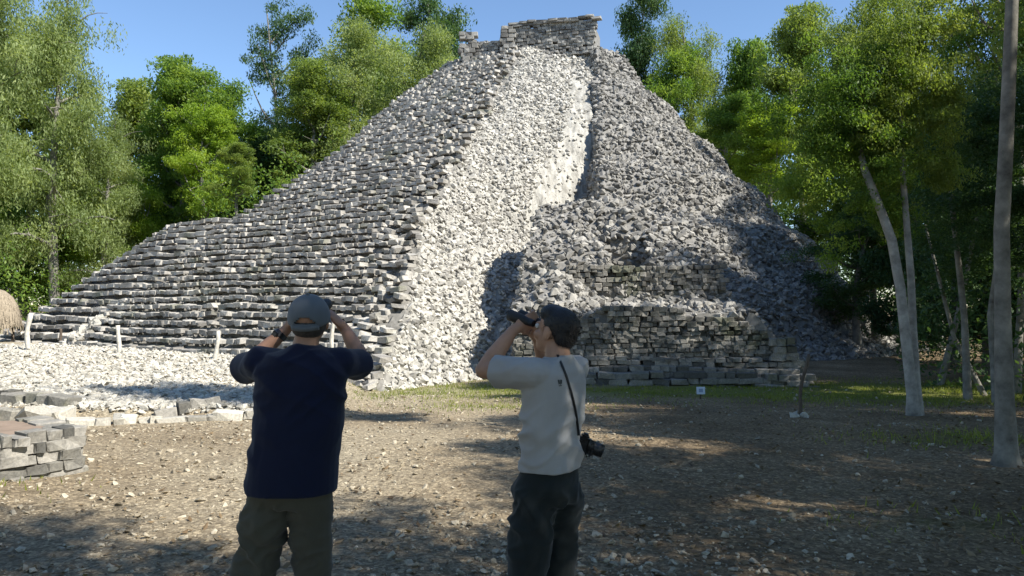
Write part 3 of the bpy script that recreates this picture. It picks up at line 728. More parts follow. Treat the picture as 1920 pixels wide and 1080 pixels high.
def tree_px(px, pytop, Y, wpx, kind, leaf, label, **kw):
    p_ = at(px, pytop, Y); z = pz(p_.x, p_.y) - .1
    return tree_at(p_.x, p_.y, z, max(2.0, p_.z - z), wpx / FPX * Y, kind, leaf, label, **kw)
GL, GR = 'trees behind the left side of the pyramid', 'trees at the right side of the pyramid'
# left, roughly from far to near
for a in ((535, -25, 62, 210, 'sparse', 'dark', 'tall dark tree reaching into the sky left of the summit'),
          (855, -60, 66, 260, 'dark', 'dark', 'dark tree top just left of the summit temple'),
          (695, -10, 64, 320, 'dark', 'broad', 'deep green tree top midway between summit and tall dark tree'),
          (770, 25, 56, 300, 'olive2', 'olive', 'yellowish olive tree hugging the upper left edge of the pyramid'),
          (650, 25, 52, 330, 'olive2', 'olive', 'wide olive tree above the middle of the left edge'),
          (580, 90, 49, 250, 'broad', 'fine', 'rounded mid green tree over the left edge, below the tall dark tree'),
          (335, 75, 55, 270, 'broad', 'broad', 'deep green tree with layered top under the open blue sky'),
          (440, 95, 52, 280, 'dark', 'broad', 'shadowy green tree between the layered tree and the olive tree'),
          (380, 160, 47, 190, 'broad2', 'lime', 'bright lime tree in front of the layered deep green tree'),
          (258, 120, 60, 260, 'broad', 'fine', 'mid green tree low in the notch below the left patch of sky'),
          (30, 40, 60, 400, 'broad', 'fine', 'broad green tree filling in behind the two pale olive trees'),
          (-40, -160, 40, 380, 'olive', 'olive', 'towering pale olive tree at the far left edge'),
          (105, -70, 45, 330, 'olive', 'olive', 'tall pale olive tree bordering the open blue sky on the left'),
          (200, 190, 47, 240, 'olive', 'olive', 'drooping olive tree below the left patch of blue sky'),
          (40, 250, 50, 340, 'dark', 'broad', 'dense green tree low behind the far left terraces'),
          (150, 330, 52, 300, 'bush', 'lime', 'spreading lime green tree low on the left beside the terraces'),
          (270, 330, 49, 190, 'bush', 'lime', 'bright lime bushy tree just behind the end of the terraces'),
          (330, 260, 58, 300, 'dark', 'dark', 'dark shaded tree filling the gap behind the lime bushy tree'),
          (520, 200, 52, 260, 'dark', 'dark', 'dark shaded tree low above the terrace corner'),
          (640, 170, 55, 260, 'dark', 'broad', 'dark tree low against the middle of the left edge'),
          (447, 255, 39, 130, 'broad2', 'fine', 'slim little tree standing on the terrace corner')):
    tree_px(*a[:6], a[6], group=GL)
# right
for a in ((1180, -40, 60, 190, 'dark', 'dark', 'dark round tree right beside the summit temple'),
          (1300, 0, 57, 260, 'olive2', 'fine', 'tall pale green tree second from the summit on the right'),
          (1245, 60, 55, 200, 'dark', 'broad', 'deep green tree low between the summit and the pale green tree'),
          (1400, 40, 58, 240, 'broad', 'broad', 'rounded green tree third from the summit on the right'),
          (1360, 150, 50, 200, 'dark', 'broad', 'shady tree against the upper right edge of the pyramid'),
          (1500, -20, 47, 260, 'broad', 'fine', 'tall green tree behind the middle of the right edge'),
          (1440, 170, 46, 200, 'broad2', 'lime', 'yellow green tree against the middle of the right edge'),
          (1620, -60, 40, 330, 'olive', 'fine', 'tall feathery tree behind the twin pale trunks'),
          (1740, -140, 34, 360, 'sparse', 'fine', 'tall tree with bare pale limbs near the upper right corner'),
          (1870, -80, 33, 380, 'olive2', 'broad', 'leafy tree filling the upper right corner'),
          (1560, 190, 40, 260, 'dark', 'broad', 'dark bushy tree over the lower right edge of the pyramid'),
          (1640, 200, 31, 280, 'broad', 'broad', 'green tree just left behind the twin pale trunks'),
          (1780, 160, 26, 380, 'broad2', 'lime', 'yellow green tree lit from behind between twin trunks and right trunk'),
          (1900, 210, 24, 420, 'broad', 'broad', 'broad tree low behind the big right trunk'),
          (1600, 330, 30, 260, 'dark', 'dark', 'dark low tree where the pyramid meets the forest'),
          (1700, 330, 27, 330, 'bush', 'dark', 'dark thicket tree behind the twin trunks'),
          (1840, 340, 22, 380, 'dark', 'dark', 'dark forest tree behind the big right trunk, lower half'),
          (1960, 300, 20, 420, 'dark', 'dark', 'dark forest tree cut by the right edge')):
    tree_px(*a[:6], a[6], group=GR, bark='bark' if 'pale limbs' not in a[6] else 'palebark')
# near trees that shade the clearing, standing right of and behind the viewer
SH = 'shade trees beside the clearing'
shade = [(5.7, .5, 11, 7.0), (9.4, 4.2, 11, 5.5), (7.4, 1.9, 10, 5.5), (9.8, 2.0, 11, 7.0), (12.5, 6.5, 13, 8.0), (7.0, -4.0, 11, 7.0), (11.5, -3, 13, 8), (16.5, 2, 14, 8.5), (16, 10, 15, 8.5), (20, 7, 15, 9),
         (13.2, 12.6, 16, 6.5), (18, 16, 18, 8), (19.5, 20.5, 19, 8), (17.5, 23.5, 17, 7), (22, 26, 20, 8.5), (20.5, 30.5, 19, 7.5), (2.0, -6.0, 10, 6.5), (24, 13, 16, 9), (27, 19, 18, 10), (24, 33, 20, 8)]
SL = ['nearest the viewer', 'between the viewer and the tall pale trunk', 'second to the right of the viewer', 'just right of the viewer', 'beside the tall pale trunk', 'behind the viewer on the right', 'farther back on the right', 'deep in the forest right of the viewer', 'right of the twin trunks', 'deep behind the tall pale trunk',
      'right of the thicket trunks', 'at the forest edge past the thicket', 'right of the pyramid foot', 'closest to the pyramid foot', 'beside the pyramid\'s right flank', 'highest beside the right flank', 'straight behind the viewer', 'deep behind the twin trunks', 'deep behind the thicket', 'farthest along the right flank']
for i, (x, y, h, w) in enumerate(shade):
    tree_at(x, y, gz(x, y) - .1, h, w, 'sparse' if i < 4 else ('sparse', 'near', 'broad2')[i % 3] if i < 8 else ('sparse', 'broad2', 'near')[i % 3], ('broad', 'fine')[i % 2],
            'leafy shade tree bordering the clearing, ' + SL[i], group=SH, bark='darkbark')
SKY_BLOCK = [(-3, -9, 12, 8, 'behind the viewer, left of the path'), (-8, -8, 13, 9, 'behind the viewer on the left'), (-13, -4, 13, 9, 'left of the viewer'), (-16, 2, 14, 9, 'left of the plinth'), (-19, 8, 14, 9, 'left of the rubble bank'),  # unseen trees of the wood, added around the clearing to block skylight
      (-24, 15, 15, 10, 'left of the thatched shelter'), (3, -13, 14, 9, 'in the second row behind the viewer'), (-9, -15, 14, 10, 'in the second row on the left'), (12, -11, 14, 10, 'in the second row on the right'), (20, -6, 15, 10, 'in the third row on the right'),
      (26, 3, 16, 11, 'deep in the forest level with the viewer'), (15.5, 5.5, 12, 8, 'between the right trunk and the deep forest'), (11.5, 9.2, 10, 5.5, 'close behind the tall pale trunk')]
for i, (x, y, h, w, l_) in enumerate(SKY_BLOCK):
    tree_at(x, y, gz(x, y) - .1, h, w, ('broad', 'near', 'broad2')[i % 3], ('broad', 'fine')[i % 2], 'leafy tree ringing the clearing, ' + l_, group=SH, bark='darkbark')
# hand-placed trunks of the right foreground
def big_trunk(name, label, pts, rads, mat, crown=None, limbs=()):
    base = Vector(pts[0]); t = empty(name, base)
    link('trunk', tri_mesh('trunk', *tube([Vector(p_) - base for p_ in pts], rads, 12, False)), t, M[mat])
    for lp, lr in limbs: link('limb', tri_mesh('limb', *tube([Vector(p_) - base for p_ in lp], lr, 8, False)), t, M[mat])
    if crown:
        c_, kind, leaf, sx, sz = crown
        o = link('crown', TK[kind][1], t); own_mat(o, LEAF[leaf]); o.location = Vector(c_) - base; o.scale = (sx, sx, sz)
    return tag(t, label, 'tree', 'pale trunks in the right foreground')
def PX(l, Y): return [at(a_, b_, Y + dy) for a_, b_, dy in l]
Y1 = on_z(1885, 872, 0).y
p_ = PX([(1888, 890, 0), (1887, 850, 0), (1884, 760, .05), (1880, 600, .1), (1878, 430, .1), (1886, 280, .1), (1893, 120, .1), (1899, -40, .1), (1905, -260, .1)], Y1)
big_trunk('tall_trunk_tree', 'tall straight pale trunk standing nearest on the right', p_, [.19, .115, .092, .08, .075, .07, .066, .06, .05], 'bark',
          (at(1905, 330, Y1), 'near', 'fine', .62, 1.15))
Y2 = on_z(1716, 776, -.08).y
pa = PX([(1714, 785, 0), (1710, 740, 0), (1700, 650, 0), (1688, 540, .1), (1672, 450, .2), (1650, 390, .3), (1622, 320, .5), (1600, 230, .8), (1585, 120, 1.1)], Y2)
big_trunk('leaning_trunk_tree', 'pale slender trunk leaning left, front one of the twin pair', pa, [.13, .085, .08, .078, .075, .07, .06, .045, .03], 'palebark',
          (at(1580, 735, Y2 + .9), 'near', 'broad', .50, .60))
pb_ = PX([(1722, 785, .2), (1718, 720, .2), (1712, 620, .2), (1708, 520, .25), (1700, 420, .3), (1693, 330, .4), (1688, 200, .5), (1690, 60, .6)], Y2)
big_trunk('upright_trunk_tree', 'thin pale upright trunk, rear one of the twin pair', pb_, [.10, .068, .062, .058, .052, .046, .036, .022], 'palebark',
          (at(1690, 700, Y2 + .7), 'near', 'fine', .46, .66))
for i, (a_, b_, c_, d_, Y, r_, lab) in enumerate(((1815, 748, 1790, 430, 15.5, .07, 'thin grey trunk in the shade right of the twin pair'), (1850, 742, 1760, 520, 16.5, .05, 'slanting thin trunk in the dark thicket'),
        (1760, 700, 1830, 420, 19, .07, 'thin trunk crossing the dark thicket behind the twin pair'), (1868, 735, 1880, 420, 14.5, .06, 'thin dark trunk just behind the big right trunk'), (1905, 740, 1915, 380, 17, .08, 'shaded trunk at the right edge of the picture'))):
    q0 = at(a_, b_, Y); q1 = at(c_, d_, Y + .6); q0.z = gz(q0.x, q0.y) - .1; mid = q0.lerp(q1, .5) + Vector((.12 * (-1) ** i, .1, 0)); top = q1 + (q1 - mid) * .9
    big_trunk('thicket_tree', lab, [q0, q0.lerp(mid, .5), mid, q1, top], [r_ * 1.3, r_, r_ * .9, r_ * .75, r_ * .4], 'bark', (q0.lerp(top, .12), 'sparse', 'dark', .75, (top.z - q0.z) * .115))
# undergrowth and the far wood behind everything
def leaf_mass(name, label, n, fn, leaf, size):
    c = fn(n); n = len(c); d = RNG.normal(0, 1, (n, 3)); d /= np.linalg.norm(d, axis=1)[:, None]; nn = RNG.normal(0, .6, (n, 3)); nn[:, 2] += .9
    u = np.cross(d, nn); u /= np.linalg.norm(u, axis=1)[:, None]; L = size * RNG.uniform(.6, 1.4, n); W = d * L[:, None]; U = u * (L * .45)[:, None]
    Q = np.stack([c - W * .5, c - U * .5, c + W * .5, c + U * .5], 1).reshape(-1, 3)
    return tag(link(name, np_mesh(name, Q, np.arange(4 * n).reshape(-1, 4), np.repeat(RNG.random(n), 4)), None, LEAF[leaf]), label, 'undergrowth', kind='stuff')
def f_right(n):
    y = RNG.uniform(14, 40, n); x = y * RNG.uniform(.50, .95, n); h = 1.6 + 3.6 * vnoise(x * .6, y * .6, 5); z = ground_z(x, y, False) + h * RNG.random(n) ** .8
    m = (pyramid(x, y)[0] < .2) & (vnoise(x * .9, y * .9 + z, 15) > .34) & ((y > 18.5) | (x > 9.5)); return np.stack([x, y, z], -1)[m]
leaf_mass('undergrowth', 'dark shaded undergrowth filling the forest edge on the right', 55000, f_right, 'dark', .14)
def f_far(n):
    a = RNG.uniform(-.9, .9, n); y = RNG.uniform(66, 88, n); x = y * a; h = 8 + 11 * vnoise(x * .12, y * .12, 25); z = h * RNG.random(n) ** .7
    return np.stack([x, y, z], -1)
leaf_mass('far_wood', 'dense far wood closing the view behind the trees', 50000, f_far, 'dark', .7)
def f_left(n):
    y = RNG.uniform(30, 62, n); x = y * RNG.uniform(-.80, -.22, n); h = 1.5 + 4.5 * vnoise(x * .5, y * .5, 35); H = np.maximum(pyramid(x, y)[0], ground_z(x, y, False)); z = H + h * RNG.random(n) ** .8
    rl = np.hypot(x + 8, y - 41); u, v = stair_uv(x, y)
    m = ((rl > 16.3) | ((rl < 8.3) & (y > 37))) & ((v < -11.0) | (u < -1)) & ((y > 34) | (x < -25)) & (vnoise(x * .8, y * .8 + z, 45) > .36); return np.stack([x, y, z], -1)[m]
leaf_mass('undergrowth', 'tangled undergrowth behind the terraces on the left', 55000, f_left, 'broad', .20)

# ------------------------------------------------------------------ people
def ell(c, r, rot=None, n=14):
    V = []; F = []; c = Vector(c)
    for i in range(n + 1):
        t = math.pi * i / n
        for k in range(2 * n):
            a_ = math.pi * k / n; v = Vector((r[0] * math.sin(t) * math.cos(a_), r[1] * math.sin(t) * math.sin(a_), r[2] * math.cos(t)))
            V.append(c + (rot @ v if rot else v))
    m = 2 * n
    for i in range(n):
        for k in range(m): F.append([i * m + k, (i + 1) * m + k, (i + 1) * m + (k + 1) % m, i * m + (k + 1) % m])
    return V, F
def cap_chain(pts, rads, n=12):                       # a chain of round-ended tapered limbs
    out = []
    for (a, b, ra, rb) in zip(pts[:-1], pts[1:], rads[:-1], rads[1:]):
        a = Vector(a); b = Vector(b); k = 6
        out.append(tube([a.lerp(b, i / k) for i in range(k + 1)], [ra + (rb - ra) * i / k for i in range(k + 1)], n))
    for p_, r_ in zip(pts, rads): out.append(ell(p_, (r_, r_, r_), None, 8))
    return out
def loft(rings, yaw=0.0, n=28):                       # rings: (x, y, z, rx, ry)
    V = []; F = []; c_, s_ = math.cos(yaw), math.sin(yaw)
    for (x, y, z, rx, ry) in rings:
        for k in range(n):
            a_ = 2 * math.pi * k / n; q = math.copysign(abs(math.cos(a_)) ** .85, math.cos(a_)); w = math.copysign(abs(math.sin(a_)) ** .85, math.sin(a_))
            V.append(Vector((x + rx * q, y + ry * w, z)))
    for i in range(len(rings) - 1):
        for k in range(n): F.append([i * n + k, i * n + (k + 1) % n, (i + 1) * n + (k + 1) % n, (i + 1) * n + k])
    F.append(list(range(n))[::-1]); F.append([(len(rings) - 1) * n + k for k in range(n)])
    return V, F
def fuse(name, prims, voxel, smooth=6, fold=None):
    """one continuous surface grown over overlapping shapes"""
    V = []; F = []
    for v, f in prims:
        b = len(V); V += v; F += [[i + b for i in q] for q in f]
    me = tri_mesh(name + '_raw', V, F); o = bpy.data.objects.new(name, me); C.objects.link(o)
    bm = bmesh.new(); bm.from_mesh(me); bmesh.ops.recalc_face_normals(bm, faces=bm.faces[:]); bm.to_mesh(me); bm.free()
    m = o.modifiers.new('r', 'REMESH'); m.mode = 'VOXEL'; m.voxel_size = voxel; m.use_smooth_shade = True
    m = o.modifiers.new('s', 'SMOOTH'); m.factor = .5; m.iterations = smooth
    ev = o.evaluated_get(bpy.context.evaluated_depsgraph_get()); out = bpy.data.meshes.new_from_object(ev); out.name = name
    bpy.data.objects.remove(o); bpy.data.meshes.remove(me)
    if fold:
        n = len(out.vertices); co = np.empty(n * 3); no = np.empty(n * 3); out.vertices.foreach_get('co', co); out.vertex_normals.foreach_get('vector', no)
        co = co.reshape(-1, 3); no = no.reshape(-1, 3); d = np.array([fold(Vector(c_)) for c_ in co]); out.vertices.foreach_set('co', (co + no * d[:, None]).ravel()); out.update()
    out.polygons.foreach_set('use_smooth', np.ones(len(out.polygons), dtype=bool)); out.materials.clear()
    return out
def folds(a1, f1, a2, f2, seed, zfade=None):
    def f(c):
        w = mnoise.noise(Vector((c.x * 3, c.y * 3, c.z * 3 + seed))) * .9
        n1 = mnoise.noise(Vector((c.x * f1[0] + seed + w, c.y * f1[0], c.z * f1[1] + 4.5 * c.x + w)))
        n2 = mnoise.noise(Vector((c.x * f2[0] - seed, c.y * f2[0] + w, c.z * f2[1] - 6.0 * c.x + 1.5 * w)))
        n3 = mnoise.noise(Vector((c.x * 2.1 + 9, c.y * 2.1, c.z * 2.1 - seed)))
        d = (a1 * (.55 - min(1, abs(n1) * 2.6)) + a2 * (.5 - min(1, abs(n2) * 2.8))) * max(.15, min(1, .6 + 1.2 * n3))
        if zfade: d *= max(0, min(1, (zfade - c.z) / .08))
        return d
    return f
def hand(wrist, d, n, side, size=1.0):
    """palm plus four fingers and a thumb; d along the hand, n towards the palm side, side towards the index finger"""
    d = Vector(d).normalized(); n = (Vector(n) - d * Vector(n).dot(d)).normalized(); s = d.cross(n) * side; w = Vector(wrist); k = size; out = []
    R = Matrix((s, n, d)).transposed()
    out.append(ell(w + d * .045 * k, (.042 * k, .017 * k, .052 * k), R, 10))
    for i, (o, l) in enumerate(((.030, .92), (.010, 1.0), (-.010, .94), (-.029, .76))):
        b = w + d * .085 * k + s * o * k; p1 = b + (d * .034 + n * .012) * l * k; p2 = p1 + (d * .010 + n * .030) * l * k; p3 = p2 + (n * .020 - d * .012) * l * k
        out += cap_chain([b - d * .02 * k, b, p1, p2, p3], [.0095 * k, .0092 * k, .0088 * k, .0082 * k, .0072 * k], 8)
    b = w + d * .025 * k + s * .036 * k; p1 = b + (s * .020 + n * .014 + d * .022) * k; p2 = p1 + (n * .022 + d * .022 - s * .002) * k
    out += cap_chain([b - s * .012 * k, b, p1, p2], [.013 * k, .0125 * k, .0105 * k, .0085 * k], 8)
    return out
M['skin'] = plain('tanned_skin', (.36, .20, .13), .55, .12, 18, .35)
M['skin2'] = plain('light_tanned_skin', (.42, .235, .15), .55, .12, 18, .35)
def cloth(name, col, var=.15, bm=.25):
    m = plain(name, col, .9, var, 5, .15); nt = m.node_tree; b = nt.nodes['Principled BSDF']; g = nd(nt, 'ShaderNodeNewGeometry')
    n = tex(nt, 'noise', 420, 2, .5, g.outputs['Position']); bump(nt, b, n.outputs[0], bm, .002); b.inputs['Sheen Weight'].default_value = .15
    return m
M['navy'] = cloth('navy_cotton', (.008, .011, .030)); M['olive_cloth'] = cloth('olive_canvas', (.075, .068, .048)); M['grey_cloth'] = cloth('pale_grey_cotton', (.36, .35, .335), .08)
M['black_cloth'] = cloth('dark_trouser_cloth', (.017, .021, .020)); M['capcloth'] = cloth('grey_blue_cap', (.115, .13, .145)); M['hair'] = plain('dark_hair', (.014, .011, .009), .5, .5, 60, .5, .6)
M['black'] = plain('black_plastic', (.012, .012, .013), .4, .2, 20, .5); M['shoe'] = plain('dark_shoe', (.05, .04, .033), .7, .2, 20)
M['rubber'] = plain('black_rubber', (.02, .02, .02), .6, .2, 30, .4); M['lens'] = plain('lens_glass', (.02, .025, .04), .08, .1, 5, .8); M['whites'] = plain('eye_white', (.6, .58, .55), .3, .05)

def head_prims(c, R, s=1.0):
    """c: head centre, R: rotation (x right, y forward, z up)"""
    def P(x, y, z): return c + R @ Vector((x, y, z)) * s
    def E(x, y, z, r): return ell(P(x, y, z), tuple(q * s for q in r), R, 12)
    out = [E(0, -.012, .030, (.076, .094, .085)), E(0, .022, -.035, (.062, .070, .075)), E(0, .045, -.082, (.040, .040, .030)),
           E(0, .088, .012, (.042, .016, .014)), E(0, .105, -.022, (.013, .022, .020)), E(0, .092, -.058, (.026, .014, .010)), E(0, .098, .002, (.010, .014, .022))]
    for sx in (-1, 1): out += [E(sx * .077, -.005, -.010, (.010, .020, .033)), E(sx * .045, .062, -.030, (.022, .022, .022))]
    return out, P
def make_person(name, label, base, spec):
    """all coordinates are relative to the feet at base; x right and y away in the picture"""
    root_me_prims = []
    hc = Vector(spec['head']); HR = spec['headR']; hp, P = head_prims(hc, HR); pr = hp
    nb = Vector(spec['neck']); pr += cap_chain([nb, nb.lerp(hc, .45), hc + HR @ Vector((0, -.02, -.03))], [.062, .056, .055])
    pr += [loft(spec['torso_skin'])]
    for arm in spec['arms']:
        sh, el, wr = (Vector(q) for q in arm['pts']); fo = el.lerp(wr, .35)
        pr += cap_chain([nb.lerp(sh, .75), sh, sh.lerp(el, .5), el, fo, el.lerp(wr, .75), wr, wr + Vector(arm['d']).normalized() * .03], [.045, .047, .045, .040, .043, .034, .026, .026])
        pr += hand(wr + Vector(arm['d']).normalized() * .02, arm['d'], arm['n'], arm['side'])
    for leg in spec['legs']:
        hip, kn, an = (Vector(q) for q in leg); pr += cap_chain([hip, hip.lerp(kn, .5), kn, kn.lerp(an, .3), an], [.085, .072, .052, .055, .036])
        f = spec['fwd']; pr += cap_chain([an, an + Vector((f[0] * .09, f[1] * .09, -.05))], [.036, .03])
    bm_ = fuse('person', pr, .0065, 3)
    body_o = link('person', bm_, None, spec['skin']); body_o.location = base; body_o.name = name
    tag(body_o, label, 'person')
    # shirt
    sp = [loft(spec['shirt'])]
    for arm, sl in zip(spec['arms'], spec['sleeves']):
        sh, el, wr = (Vector(q) for q in arm['pts']); e = sh.lerp(el, sl[0]); inn = Vector((spec['shirt'][3][0], spec['shirt'][3][1], sh.z - .03)).lerp(sh, .55)
        sp += cap_chain([inn, sh, sh.lerp(e, .5)], [.080, .074, .068]); dd = (e - sh).normalized()
        sp.append(tube([sh.lerp(e, .4), sh.lerp(e, .7), e, e + dd * .012], [.069, sl[1] * .93, sl[1] * .98, sl[1] * .95], 18))
    sm_ = fuse('shirt', sp, .0075, 7, spec['shirt_fold']); shirt = link('shirt', sm_, body_o, spec['shirt_mat'])
    tp = [loft(spec['hips'])]
    for leg, (r1, r2, r3) in zip(spec['legs'], spec['leg_r']):
        hip, kn, an = (Vector(q) for q in leg); low = an + Vector((0, 0, -.02))
        tp += cap_chain([hip, hip.lerp(kn, .5), kn, kn.lerp(low, .5), low], [r1, (r1 + r2) / 2 * 1.02, r2, (r2 + r3) / 2, r3], 18)
    tm_ = fuse('trousers', tp, .0085, 7, spec['trouser_fold']); trousers = link('trousers', tm_, body_o, spec['trouser_mat'])
    for leg in spec['legs']:
        an = Vector(leg[2]); f = Vector((*spec['fwd'], 0)); yaw = math.atan2(f.y, f.x); Rz = Matrix.Rotation(yaw, 3, 'Z')
        sp2 = [ell(an + f * .03 + Vector((0, 0, -.045)), (.12, .05, .045), Rz, 10), ell(an + f * .10 + Vector((0, 0, -.055)), (.075, .052, .032), Rz, 10), ell(an + Vector((0, 0, -.01)), (.055, .048, .06), Rz, 10)]
        sh_ = link('shoe', fuse('shoe', sp2, .009, 3), body_o, M['shoe']); so = link('sole', box_mesh('sole', .27, .095, .022, .4), sh_, M['rubber'])
        so.location = an + f * .05 + Vector((0, 0, -.086)); so.rotation_euler = (0, 0, yaw)
    for sx in (-1, 1):
        e = link('eye', tri_mesh('eye', *ell((0, 0, 0), (.012, .012, .012), None, 6)), body_o, M['whites']); e.location = P(sx * .032, .083, .003)
    return body_o, shirt, trousers, P

def binoculars(loc, R, label):
    t = empty('binoculars', loc)
    t.rotation_mode = 'QUATERNION'; t.rotation_quaternion = R.to_quaternion()
    for sx in (-1, 1):
        b = link('barrel', tri_mesh('barrel', *tube([(sx * .034, -.05, 0), (sx * .034, -.02, 0), (sx * .036, .0, 0), (sx * .038, .05, 0), (sx * .038, .075, 0)], [.018, .019, .024, .027, .028], 16)), t, M['rubber'])
        link('lens', tri_mesh('lens', *tube([(sx * .038, .073, 0), (sx * .038, .0765, 0)], [.022, .022], 16)), b, M['lens'])
        link('eyepiece', tri_mesh('eyepiece', *tube([(sx * .034, -.065, 0), (sx * .034, -.045, 0)], [.016, .019], 14)), b, M['black'])
    link('bridge', box_mesh('bridge', .045, .05, .018, .3), t, M['black'])
    fw = link('focus_wheel', tri_mesh('focus_wheel', *tube([(0, -.025, .012), (0, .0, .012)], [.011, .011], 14)), t, M['black'])
    return tag(t, label, 'binoculars')

# --- man in navy, seen from behind, both hands at the eyepieces
Y_M1 = 3.43; B1_ = Vector(((560 - 960) / FPX * Y_M1, Y_M1, 0)); B1_.z = gz(B1_.x, B1_.y)
R1 = Matrix.Rotation(math.radians(4), 3, 'Z') @ Matrix.Rotation(math.radians(17), 3, 'X')
spec = dict(head=(.040, .035, 1.622), headR=R1, neck=(.03, .0, 1.49), skin=M['skin'], fwd=(0.0, 1.0),
    torso_skin=[(.0, .03, .95, .14, .09), (.0, .03, 1.2, .15, .1), (.012, .02, 1.40, .15, .08), (.025, .01, 1.49, .06, .05)],
    arms=[dict(pts=[(-.175, .03, 1.435), (-.335, .25, 1.385), (-.145, .315, 1.575)], d=(.07, -.03, .08), n=(.75, .1, -.35), side=1),
          dict(pts=[(.180, .03, 1.435), (.248, .25, 1.405), (.140, .315, 1.575)], d=(-.06, -.03, .07), n=(-.75, .1, -.35), side=-1)],
    sleeves=[(.80, .082), (.74, .078)],
    shirt=[(-.035, .03, .862, .203, .165), (-.035, .03, .90, .204, .166), (-.028, .03, 1.0, .200, .165), (-.012, .025, 1.10, .198, .158), (.005, .02, 1.22, .200, .146),
           (.012, .01, 1.34, .203, .132), (.014, .0, 1.42, .200, .115), (.02, -.005, 1.47, .160, .092), (.027, .0, 1.505, .085, .07), (.03, .0, 1.518, .068, .062)],
    hips=[(-.03, .03, .80, .16, .125), (-.03, .03, .86, .172, .135), (-.025, .03, .95, .165, .13), (-.02, .03, 1.0, .15, .12)],
    legs=[((-.125, .02, .83), (-.215, .05, .47), (-.265, .0, .10)), ((.055, .02, .83), (.055, .06, .47), (.075, .02, .10))],
    leg_r=[(.104, .088, .082), (.100, .080, .076)],
    shirt_mat=M['navy'], trouser_mat=M['olive_cloth'],
    shirt_fold=folds(.013, (2.2, 6.5), .007, (5, 13), 3.3), trouser_fold=folds(.028, (4, 8), .014, (8, 16), 8.1, .87))
man1, shirt1, trou1, P1 = make_person('person', 'person in navy T-shirt, olive trousers and grey cap looking up through binoculars', B1_, spec)
# cap: crown shell with an arched opening at the back, strap, brim, button
V = []; F = []; NT, NP = 18, 48
for i in range(NT + 1):
    t = math.radians(1 + 101 * i / NT)
    for k in range(NP):
        a_ = 2 * math.pi * k / NP; rr = 1.0 + .012 * math.cos(6 * a_) * math.sin(t)
        V.append(Vector((.093 * math.sin(t) * math.cos(a_) * rr, -.008 + .112 * math.sin(t) * math.sin(a_) * rr, .022 + .103 * math.cos(t))))
for i in range(NT):
    for k in range(NP):
        a_ = 360 * (k + .5) / NP; back = abs(((a_ - 270 + 180) % 360) - 180)
        tt = 101 * (i + .5) / NT
        if back < 34 and 70 + 20 * (back / 34) ** 2 < tt < 91: continue
        F.append([i * NP + k, (i + 1) * NP + k, (i + 1) * NP + (k + 1) % NP, i * NP + (k + 1) % NP])
def place_on_head(o, head, R): o.location = head; o.rotation_mode = 'QUATERNION'; o.rotation_quaternion = R.to_quaternion()
capo = link('cap', tri_mesh('cap', V, F), man1, M['capcloth']); md = capo.modifiers.new('thick', 'SOLIDIFY'); md.thickness = .003
place_on_head(capo, spec['head'], R1)
V = []; F = []
for i in range(15):
    a_ = math.radians(20 + 140 * i / 14)
    for rr, zz in ((1.0, 0), (1.55 + .25 * math.sin(a_), -.018)):
        V.append(Vector((.093 * math.cos(a_) * (1 if rr == 1 else 1.02), -.008 + .112 * math.sin(a_) * rr, .005 + zz - .02 * math.cos(a_) ** 2)))
for i in range(14): F.append([2 * i, 2 * i + 1, 2 * i + 3, 2 * i + 2])
br = link('brim', tri_mesh('brim', V, F), capo, M['capcloth']); br.modifiers.new('thick', 'SOLIDIFY').thickness = .004
link('button', tri_mesh('button', *ell((0, -.008, .127), (.009, .009, .005), None, 6)), capo, M['capcloth'])
V = []; F = []
for i in range(17):
    a_ = math.radians(232 + 76 * i / 16)
    for zz in (-.004, .018): V.append(Vector((.096 * math.cos(a_), -.008 + .1155 * math.sin(a_), zz - .004)))
for i in range(16): F.append([2 * i, 2 * i + 1, 2 * i + 3, 2 * i + 2])
st_ = link('strap', tri_mesh('strap', V, F), capo, M['capcloth']); st_.modifiers.new('thick', 'SOLIDIFY').thickness = .003
hp = [ell((0, -.022, -.005), (.081, .092, .070), None, 12)]
hr = link('hair', fuse('hair', hp, .008, 2, folds(.003, (40, 15), .002, (60, 30), 1)), man1, plain('greying_hair', (.05, .045, .042), .6, .5, 80, .3)); place_on_head(hr, spec['head'], R1)
wr_ = Vector(spec['arms'][0]['pts'][2]); el_ = Vector(spec['arms'][0]['pts'][1]); dw = (wr_ - el_).normalized(); wc = el_.lerp(wr_, .86)
w_ = link('wristwatch', tri_mesh('wristwatch', *tube([wc - dw * .013, wc + dw * .013], [.0345, .033], 16)), man1, M['black'])
wf = link('watch_case', box_mesh('watch_case', .036, .016, .04, .3), w_, M['black']); wf.location = wc + Vector((-.02, -.028, 0)); wf.rotation_euler = (0, .6, -.5)
binoculars(B1_ + P1(0, .165, .006), R1, 'dark binoculars held up by the man in the grey cap')

